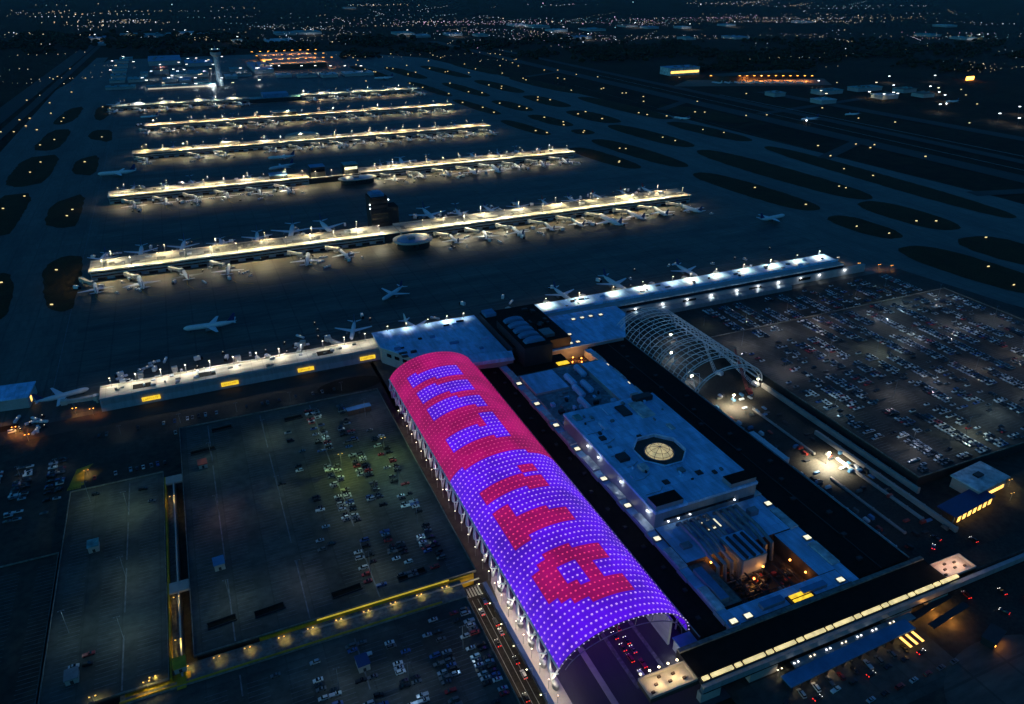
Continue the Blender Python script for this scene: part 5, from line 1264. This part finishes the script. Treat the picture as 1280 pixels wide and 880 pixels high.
for i, (x, y, w_, l_, sk) in enumerate(right_isl):
    for q in range(2 if y < 1500 else 3):
        yy = y + R.uniform(-.42, .42) * l_; sign(x + sk * (yy - y) + R.uniform(-.3, .3) * w_, yy, 'on an oval grass island', 0.8 if y < 1400 else 1.0)
for k in range(30):
    y = R.uniform(800, 3200); sign(R.uniform(1090, 1300) - .03 * y, y, 'out on the dark grass beside the runways', 1.0)
for k in range(18):
    y = R.uniform(1200, 3200); sign(R.uniform(-420, -300) + .045 * (y - 1200), y, 'on the dark grass past the angled taxiway', 1.0)
for k in range(18): sign(R.uniform(480, 960), R.uniform(2300, 3200), 'on the far crossing taxiways beyond the sixth pier', 1.1)
for k in range(16): sign(R.uniform(1300, 2100), R.uniform(900, 2200), 'on the far side of the runways', 1.1)

# ------------------------------------------------------------------ beyond the sixth pier
t = empty('control_tower', (128, 2418, 0), 0, 'tall pale control tower standing alone beyond the sixth pier', 'tower')
b = MB(); b.tube([(0, 0, 0), (0, 0, 40), (0, 0, 78)], [9.5, 7.5, 7.2], 12); b.build('shaft', 'roof', t)
b = MB(); b.tube([(0, 0, 78), (0, 0, 84), (0, 0, 90)], [8, 14.5, 14.5], 12); b.build('gallery', 'wall', t)
b = MB(); b.tube([(0, 0, 90.01), (0, 0, 97)], [11, 13], 12); b.build('cab_glass', 'glass', t); b = MB(); b.tube([(0, 0, 97.01), (0, 0, 99)], [14, 13], 12); b.tube([(0, 0, 99.01), (0, 0, 108)], [.6, .2], 5); b.build('roof', 'roof', t)
for (dx, dz) in ((-8, 99.5), (7, 99.5)):
    b = MB(); b.bead((dx, -10, dz), 1.0); b.build('lamp_head', 'warm_glow', t)
lamp(t, (-22, -34, 9), 6000, COOL, 1.0, 'tower_floodlight')
rf = random.Random(31)
def block(px0, px1, py, depth, h, roof, label, cat='building', wall='wall', strip_m=None):
    """A far building whose near foot runs along the line of sight through px0..px1 at py."""
    xa, ya = at(px0, py); xb, yb = at(px1, py); y0 = (ya + yb) / 2; x0, x1 = min(xa, xb), max(xa, xb)
    t = empty('far_building', ((x0 + x1) / 2, y0 + depth / 2, 0), 0, label, cat); hw = (x1 - x0) / 2; hd = depth / 2
    b = MB(); b.box(-hw + 1, hw - 1, -hd + 1, hd - 1, 0, h); b.build('wall', wall, t)
    b = MB(); b.box(-hw, hw, -hd, hd, h + .01, h + 1.2); b.build('roof', roof, t)
    if strip_m:
        b = MB(); b.box(-hw + 3, hw - 3, -hd + .4, -hd + .8, h * .3, h * .62); b.build('window_band', strip_m, t)
    pm = rf.choice(['grey', 'dirty', 'teal'])
    for k in range(4):
        x = rf.uniform(-hw * .8, hw * .6); y = rf.uniform(-hd * .7, hd * .5); box_part('roof_plant', pm, t, x, x + hw * .16, y, y + hd * .3, h + 1.21, h + rf.uniform(2.5, 5))
    return t
block(184, 272, 111, 34, 9, 'teal', 'long teal roofed hall with a bright lit front before the control tower', strip_m='bay_glow')
block(192, 212, 93, 100, 14, 'redroof', 'red roofed hall glowing dimly behind the teal hall')
block(186, 228, 82, 190, 15, 'blueroof', 'wide blue roofed hall behind the red roofed one')
block(214, 262, 97, 90, 10, 'teal', 'teal roofed shed between the red roofed hall and the control tower')
block(232, 268, 83, 120, 11, 'blueroof', 'blue roofed shed behind the control tower')
for k in range(5): block(137 + k * 1.5, 157 + k, 104 - k * 6.2, 55, 7, 'teal', 'pale teal strip roof, one of five stacked roofs, %s from the front' % ORD[k])
block(132, 170, 112, 45, 6, 'teal', 'low teal roofed shed nearest the airfield corner, before the stacked strip roofs')
block(160, 184, 103, 70, 8, 'teal', 'low green roofed shed beside the stacked strip roofs')
block(318, 344, 92, 240, 12, 'blueroof', 'blue roofed shed beside the orange lit parking garage')
block(296, 316, 96, 80, 8, 'dirty', 'small dark shed before the blue roofed shed')
block(430, 470, 95, 60, 8, 'roof', 'pale low shed at the runway end of the white lit yard')
t = block(337, 412, 86, 420, 16, 'pale', 'long parking garage glowing orange under rows of lamps', 'parking garage', 'brown')
gx, gy = t.location.x, t.location.y
for k in range(9):
    for q in range(3):
        o = car_park_lamp(gx - 115 + k * 29, gy - 180 + q * 150, 17.2, 9000, SODIUM, 'orange lamp post on the roof of the orange lit parking garage', 'orange lamps on the parking garage', 'orange_glow', 13)
sg2 = MB(); sg2.box(-14, 14, -.5, .5, 0, 7); sg2.box(-10, -9, -.3, .3, -8, 0, 1); sg2.box(9, 10, -.3, .3, -8, 0, 1)
x, y = at(334, 78, 10); o = sg2.build('lit_board', ['amber_glow', 'dark']); o.location = (x, y, 12); tag(o, 'bright amber lit board at the corner of the orange parking garage', 'board')
for k, px in enumerate((302, 322, 340, 350, 378, 395, 414, 432, 452)):
    x, y = at(px, 91 if px > 330 else 94, 0); car_park_lamp(x, y, 0, 6500, COOL, 'tall white lamp in the lit yard before the orange parking garage', 'white lamps before the orange parking garage', 'white_glow', 22)
for k in range(10):
    px = 180 + k * 11; x, y = at(px, 108 - (k % 3) * 9, 0); car_park_lamp(x, y, 0, 5200, (.8, 1, .95), 'tall lamp among the teal roofs round the control tower', 'lamps among the teal roofs', 'white_glow', 24)
for k, (a, c, py, m) in enumerate(((176, 186, 96, 'teal'), (224, 240, 103, 'blueroof'), (243, 262, 105, 'teal'), (204, 222, 103, 'roof'), (150, 166, 76, 'teal'), (236, 252, 92, 'blueroof'), (282, 298, 99, 'roof'), (288, 306, 90, 'teal'), (346, 366, 97, 'roof'), (372, 398, 97, 'teal'), (402, 424, 97, 'roof'))):
    block(a, c, py, rf.uniform(30, 60), rf.uniform(6, 10), m, '%s roofed shed among the far yards, %s in the scatter from the angled taxiway' % ({'teal': 'teal', 'blueroof': 'blue', 'roof': 'pale'}[m], ORD[k]))
for k in range(26):
    x, y = at(rf.uniform(136, 330), rf.uniform(72, 112)); car_park_lamp(x, y, 0, 4200 if k % 3 == 0 else 0, COOL, 'tall lamp in the far yards beyond the sixth pier', 'lamps in the far yards', rf.choice(['white_glow', 'warm_glow', 'white_glow']), 15)
# cargo terminal with its row of orange lamps, hangars and parked freighters
block(832, 880, 94, 60, 22, 'blueroof', 'blue roofed hangar at the end of the orange lit cargo apron', 'hangar', 'roof', 'amber_glow')
t = block(884, 1020, 99, 60, 14, 'brown', 'long cargo building behind a row of orange lamps across the airfield', 'cargo building', 'brown')
p4 = [at(860, 100), at(1030, 98), at(1040, 106), at(840, 108)]
ground_sheet('cargo_apron', p4, 'floor2', -.4)
for k in range(15):
    x, y = at(888 + k * 9, 101, 0); car_park_lamp(x, y, 0, 42000 if k % 2 else 0, (1.0, .40, .10), 'orange lamp in the row before the cargo building', 'orange lamps before the cargo building', 'orange_glow', 15)
for k in range(9):
    x, y = at(896 + k * 13, 103.5, 3); plane(x, y, rf.uniform(-.3, .3), 'plain', 'white freighter parked under the row of orange lamps, %s from the blue hangar' % ORD[k], False)
for k, (a, c, py) in enumerate(((1020, 1060, 118), (1065, 1110, 114), (1098, 1128, 124), (1125, 1150, 116), (965, 985, 121), (1022, 1050, 130), (1150, 1172, 122))):
    block(a, c, py, 40, 9, rf.choice(['teal', 'roof', 'dirty', 'grey']), ['grey long shed right of the cargo apron'.replace('right of', 'past'), 'pale long shed beyond the grey one past the cargo apron', 'teal shed with lamps in the hangar yard across the runways', 'pale hangar at the bright lamp across the runways', 'small pale shed alone on the dark grass before the cargo apron', 'low long shed facing the far taxiway', 'last pale shed of the yard across the runways'][k])
for k in range(12):
    x, y = at(rf.uniform(1020, 1180), rf.uniform(109, 128)); car_park_lamp(x, y, 0, 4200 if k % 2 else 0, rf.choice([COOL, WARM]), 'lamp in the shed yard across the runways', 'lamps in the shed yard across the runways', 'white_glow' if k % 3 else 'warm_glow', 16)
for k, (px, py) in enumerate(((1167, 102), (1110, 103), (1022, 109), (1173, 140), (1272, 143), (1271, 158), (1247, 152))):
    x, y = at(px, py); car_park_lamp(x, y, 0, 5000, COOL, ['bright white lamp over the pale hangar across the runways', 'bright white lamp over the long sheds across the runways', 'white lamp between the cargo apron and the sheds', 'lone white lamp on the dark field across the runways', 'upper white lamp at the edge of the photo', 'lower white lamp at the edge of the photo', 'warm lamp beside the two white ones at the photo edge'][k], None, 'white_glow', 18)
x, y = at(1212, 100); t = empty('lit_gate', (x, y, 0), 0, 'lone orange lit gate on the dark field beyond the runways', 'gate'); b = MB(); b.box(-16, 16, -1, 1, 0, 10); b.build('lit_panel', 'orange_glow', t)

# ------------------------------------------------------------------ town beyond the airfield
def wood(px0, px1, py0, py1, label):
    """Uneven tree mass: crowns of different size standing close together."""
    b = MB(); r = random.Random(int(px0 * 7 + py0)); n = 0
    hubs = [(r.uniform(px0, px1), r.uniform(py0, py1), r.uniform(16, 60)) for _ in range(26)]
    for k in range(1000):
        hx, hy, hw_ = r.choice(hubs); px = hx + r.gauss(0, hw_ * .5); py = hy + r.gauss(0, 2.2)
        if not (px0 - 20 < px < px1 + 20 and py0 - 4 < py < py1 + 4): continue
        x, y = at(px, py); s = r.uniform(5, 13) * (1 + y / 9000)
        i = len(b.v); m = 7
        for (q, zz) in ((.7, 2), (1.0, s * .55), (.62, s * .9)):
            for j in range(m):
                a = 2 * math.pi * j / m + q * 3; f = q * s * r.uniform(.7, 1.25); b.v.append((x + f * math.cos(a), y + f * math.sin(a), zz * r.uniform(.85, 1.15)))
        b.v.append((x, y, s * r.uniform(.95, 1.2)))
        for c in range(2):
            for j in range(m): b.f.append((i + c * m + j, i + c * m + (j + 1) % m, i + (c + 1) * m + (j + 1) % m, i + (c + 1) * m + j)); b.m.append(0)
        for j in range(m): b.f.append((i + 2 * m + j, i + 2 * m + (j + 1) % m, i + 3 * m)); b.m.append(0)
    return tag(b.build('woods', 'leaf'), label, 'woods', kind='stuff')
wood(0, 440, 44, 66, 'dark woods between the airfield and the lit town, control tower side')
wood(440, 860, 50, 74, 'dark woods between the airfield and the lit town, middle stretch')
wood(860, 1290, 52, 90, 'dark woods behind the cargo buildings across the runways')
# light clusters: pixel box, how many, colours
CL = [(430, 640, 24, 36, 150, 'wp'), (640, 860, 22, 36, 190, 'wpt'), (540, 700, 36, 48, 90, 'wpt'), (880, 1000, 18, 34, 120, 'wpb'), (985, 1030, 22, 32, 60, 'w'), (640, 700, 48, 56, 40, 'wp'), (725, 770, 44, 56, 34, 'wp'), (785, 880, 42, 54, 40, 'wb'),
      (0, 140, 14, 24, 46, 'wb'), (0, 60, 42, 50, 16, 'wb'), (60, 140, 32, 40, 26, 'wb'), (110, 215, 26, 34, 60, 'w'), (220, 300, 46, 56, 40, 'b'), (180, 240, 12, 17, 12, 'w'), (320, 420, 28, 42, 50, 'wt'), (330, 380, 50, 56, 30, 'w'), (400, 450, 36, 50, 36, 'wb'),
      (430, 480, 6, 11, 26, 'w'), (520, 560, 8, 18, 14, 'wt'), (660, 700, 4, 12, 12, 'wp'), (865, 960, 2, 10, 46, 'wb'), (960, 1110, 4, 14, 46, 'wt'), (1030, 1085, 16, 28, 34, 'wb'), (1000, 1050, 36, 54, 30, 'wb'), (1110, 1180, 40, 56, 20, 'wp'), (1140, 1240, 14, 22, 14, 'w'), (1160, 1235, 44, 52, 30, 'wt'), (1190, 1230, 28, 36, 14, 'w'),
      (0, 640, 2, 44, 60, 'wbt'), (640, 1280, 2, 50, 80, 'wbt'), (1180, 1280, 80, 96, 26, 'b'), (980, 1180, 60, 92, 24, 'bw'), (0, 120, 70, 130, 30, 'b'), (430, 640, 60, 84, 30, 'b'), (0, 430, 36, 66, 70, 'wb'), (430, 860, 40, 72, 110, 'wbp'), (860, 1280, 34, 80, 110, 'wb'), (0, 1280, 0, 14, 90, 'wbt'), (300, 640, 14, 30, 50, 'wt')]
b = MB(); rr = random.Random(1234); CI = {'w': 0, 'b': 1, 'p': 2, 't': 3}; CL = [(a, c, d, e, n, cs + 'b') for a, c, d, e, n, cs in CL]
for (x0, x1, y0, y1, n, cs) in CL:
    wide = x1 - x0 > 400; n = int(n * (.3 if wide else 1.5)); left = n
    while left > 0:                                     # mostly short runs of street lamps, some lone lights
        px = rr.uniform(x0, x1); py = y0 + (y1 - y0) * (rr.random() * .6 + .4 * rr.random()); x, y = at(px, py); d = math.hypot(x, y)
        run = min(left, rr.choice([1, 1, 2, 3, 5, 7, 9])) if not wide else rr.choice([1, 1, 2, 4]); left -= run
        ang = rr.choice([YAW * -1 + rr.uniform(-.15, .15), rr.uniform(0, 3.1)]); stp = rr.uniform(24, 60) * d / 4000; col = CI[rr.choice(cs)]; br = rr.choice([.55, .7, .8, 1.0])
        if run == 1: br = rr.choice([.5, .6, .8, 1.1, 1.7])
        for q in range(run):
            s_ = d * .00025 * br * rr.uniform(.75, 1.2)
            b.bead((x + math.cos(ang) * stp * q + rr.uniform(-4, 4), y + math.sin(ang) * stp * q, 6 + s_ + rr.uniform(0, 6)), s_, col if rr.random() < .8 else CI[rr.choice(cs)])
o = b.build('town_lights', ['city_white', 'city_warm', 'city_pink', 'city_teal']); tag(o, 'scattered street and window lights of the dark town reaching to the horizon', 'lights', kind='stuff')
places = ['before the town lights', 'among the pinkish town lights', 'behind the dark woods', 'far out toward the horizon']
bl = [(1110, 1135, 0, 0)]
rb = random.Random(8)
spots = [(720, 742, 49, 'blueroof'), (917, 940, 49, 'blueroof'), (150, 172, 46, 'teal'), (180, 215, 47, 'teal'), (220, 245, 44, 'roof'), (240, 272, 46, 'teal'), (110, 132, 50, 'blueroof'), (122, 136, 57, 'roof'), (290, 304, 53, 'teal'), (345, 372, 44, 'teal'), (372, 404, 43, 'teal'), (335, 372, 55, 'roof'),
         (495, 520, 44, 'teal'), (520, 540, 47, 'roof'), (560, 580, 45, 'blueroof'), (596, 612, 46, 'teal'), (640, 662, 33, 'roof'), (665, 690, 35, 'teal'), (690, 712, 40, 'roof'), (735, 760, 39, 'teal'), (780, 800, 34, 'redroof'), (808, 826, 36, 'blueroof'), (850, 866, 36, 'roof'), (856, 872, 50, 'teal'), (905, 922, 33, 'blueroof'), (1180, 1200, 34, 'roof'), (1205, 1225, 50, 'teal'), (1160, 1180, 46, 'teal'), (430, 446, 11, 'roof'), (1000, 1020, 29, 'roof')]
adj = ['wide', 'narrow', 'long', 'low', 'plain', 'broad', 'small', 'large', 'shallow', 'deep']
NEARBY = ['control tower', 'orange garage', 'piers', 'woods', 'pinkish lights', 'cargo lamps', 'blue hangar', 'dark field']
seen = set()
for k, (a, c, py, rf_) in enumerate(spots):
    nb = NEARBY[0] if a < 300 else NEARBY[1] if a < 420 else NEARBY[2] if a < 600 else NEARBY[4] if a < 800 else NEARBY[6] if a < 900 else NEARBY[5] if a < 1100 else NEARBY[7]
    dist = 'far' if py < 40 else 'middle' if py < 48 else 'near'
    lab = None
    for ad in adj:
        L = '%s %s roofed warehouse in the %s part of the town above the %s' % (ad, {'blueroof': 'blue', 'teal': 'teal', 'roof': 'pale', 'redroof': 'red'}[rf_], dist, nb)
        if L not in seen: lab = L; seen.add(L); break
    block(a, c, py, (c - a) * 5, 9, rf_, lab, 'warehouse', 'wall')
    x, y = at((a + c) / 2, py + .3)
    if k % 2 == 0: car_park_lamp(x, y - 30, 0, 26000, COOL, 'tall white lamp in front of a warehouse of the town', 'lamps before the warehouses of the town', 'white_glow', 28)

# lamps added so the paint at these corners shows yellow in the blue dusk
for (x, y, e) in ((-99, 484, 1500), (-46, 300, 1200), (-46, 330, 800), (-46, 420, 700), (-60, 280, 1200), (-82, 281, 700)):
    car_park_lamp(x, y, 8.3 if x > -90 else .1, e * .8, (1, .75, .2), 'small added yellow lamp lighting a yellow painted kerb or hatching', 'added yellow lamps at the painted kerbs', 'amber_glow', 4)

# ------------------------------------------------------------------ night air
b = MB(); b.box(-12500, 12500, -500, 13500, -1.6, 330)
hz = b.build('haze', 'leaf'); hz.data.materials.clear()
m = bpy.data.materials.new('haze_air'); m.use_nodes = True; n = m.node_tree.nodes; n.clear(); o_ = n.new('ShaderNodeOutputMaterial'); v = n.new('ShaderNodeVolumePrincipled')
v.inputs['Color'].default_value = (.8, .85, .9, 1); v.inputs['Density'].default_value = 1.3e-5; m.node_tree.links.new(v.outputs[0], o_.inputs['Volume'])
hz.data.materials.append(m); tag(hz, kind='stuff')
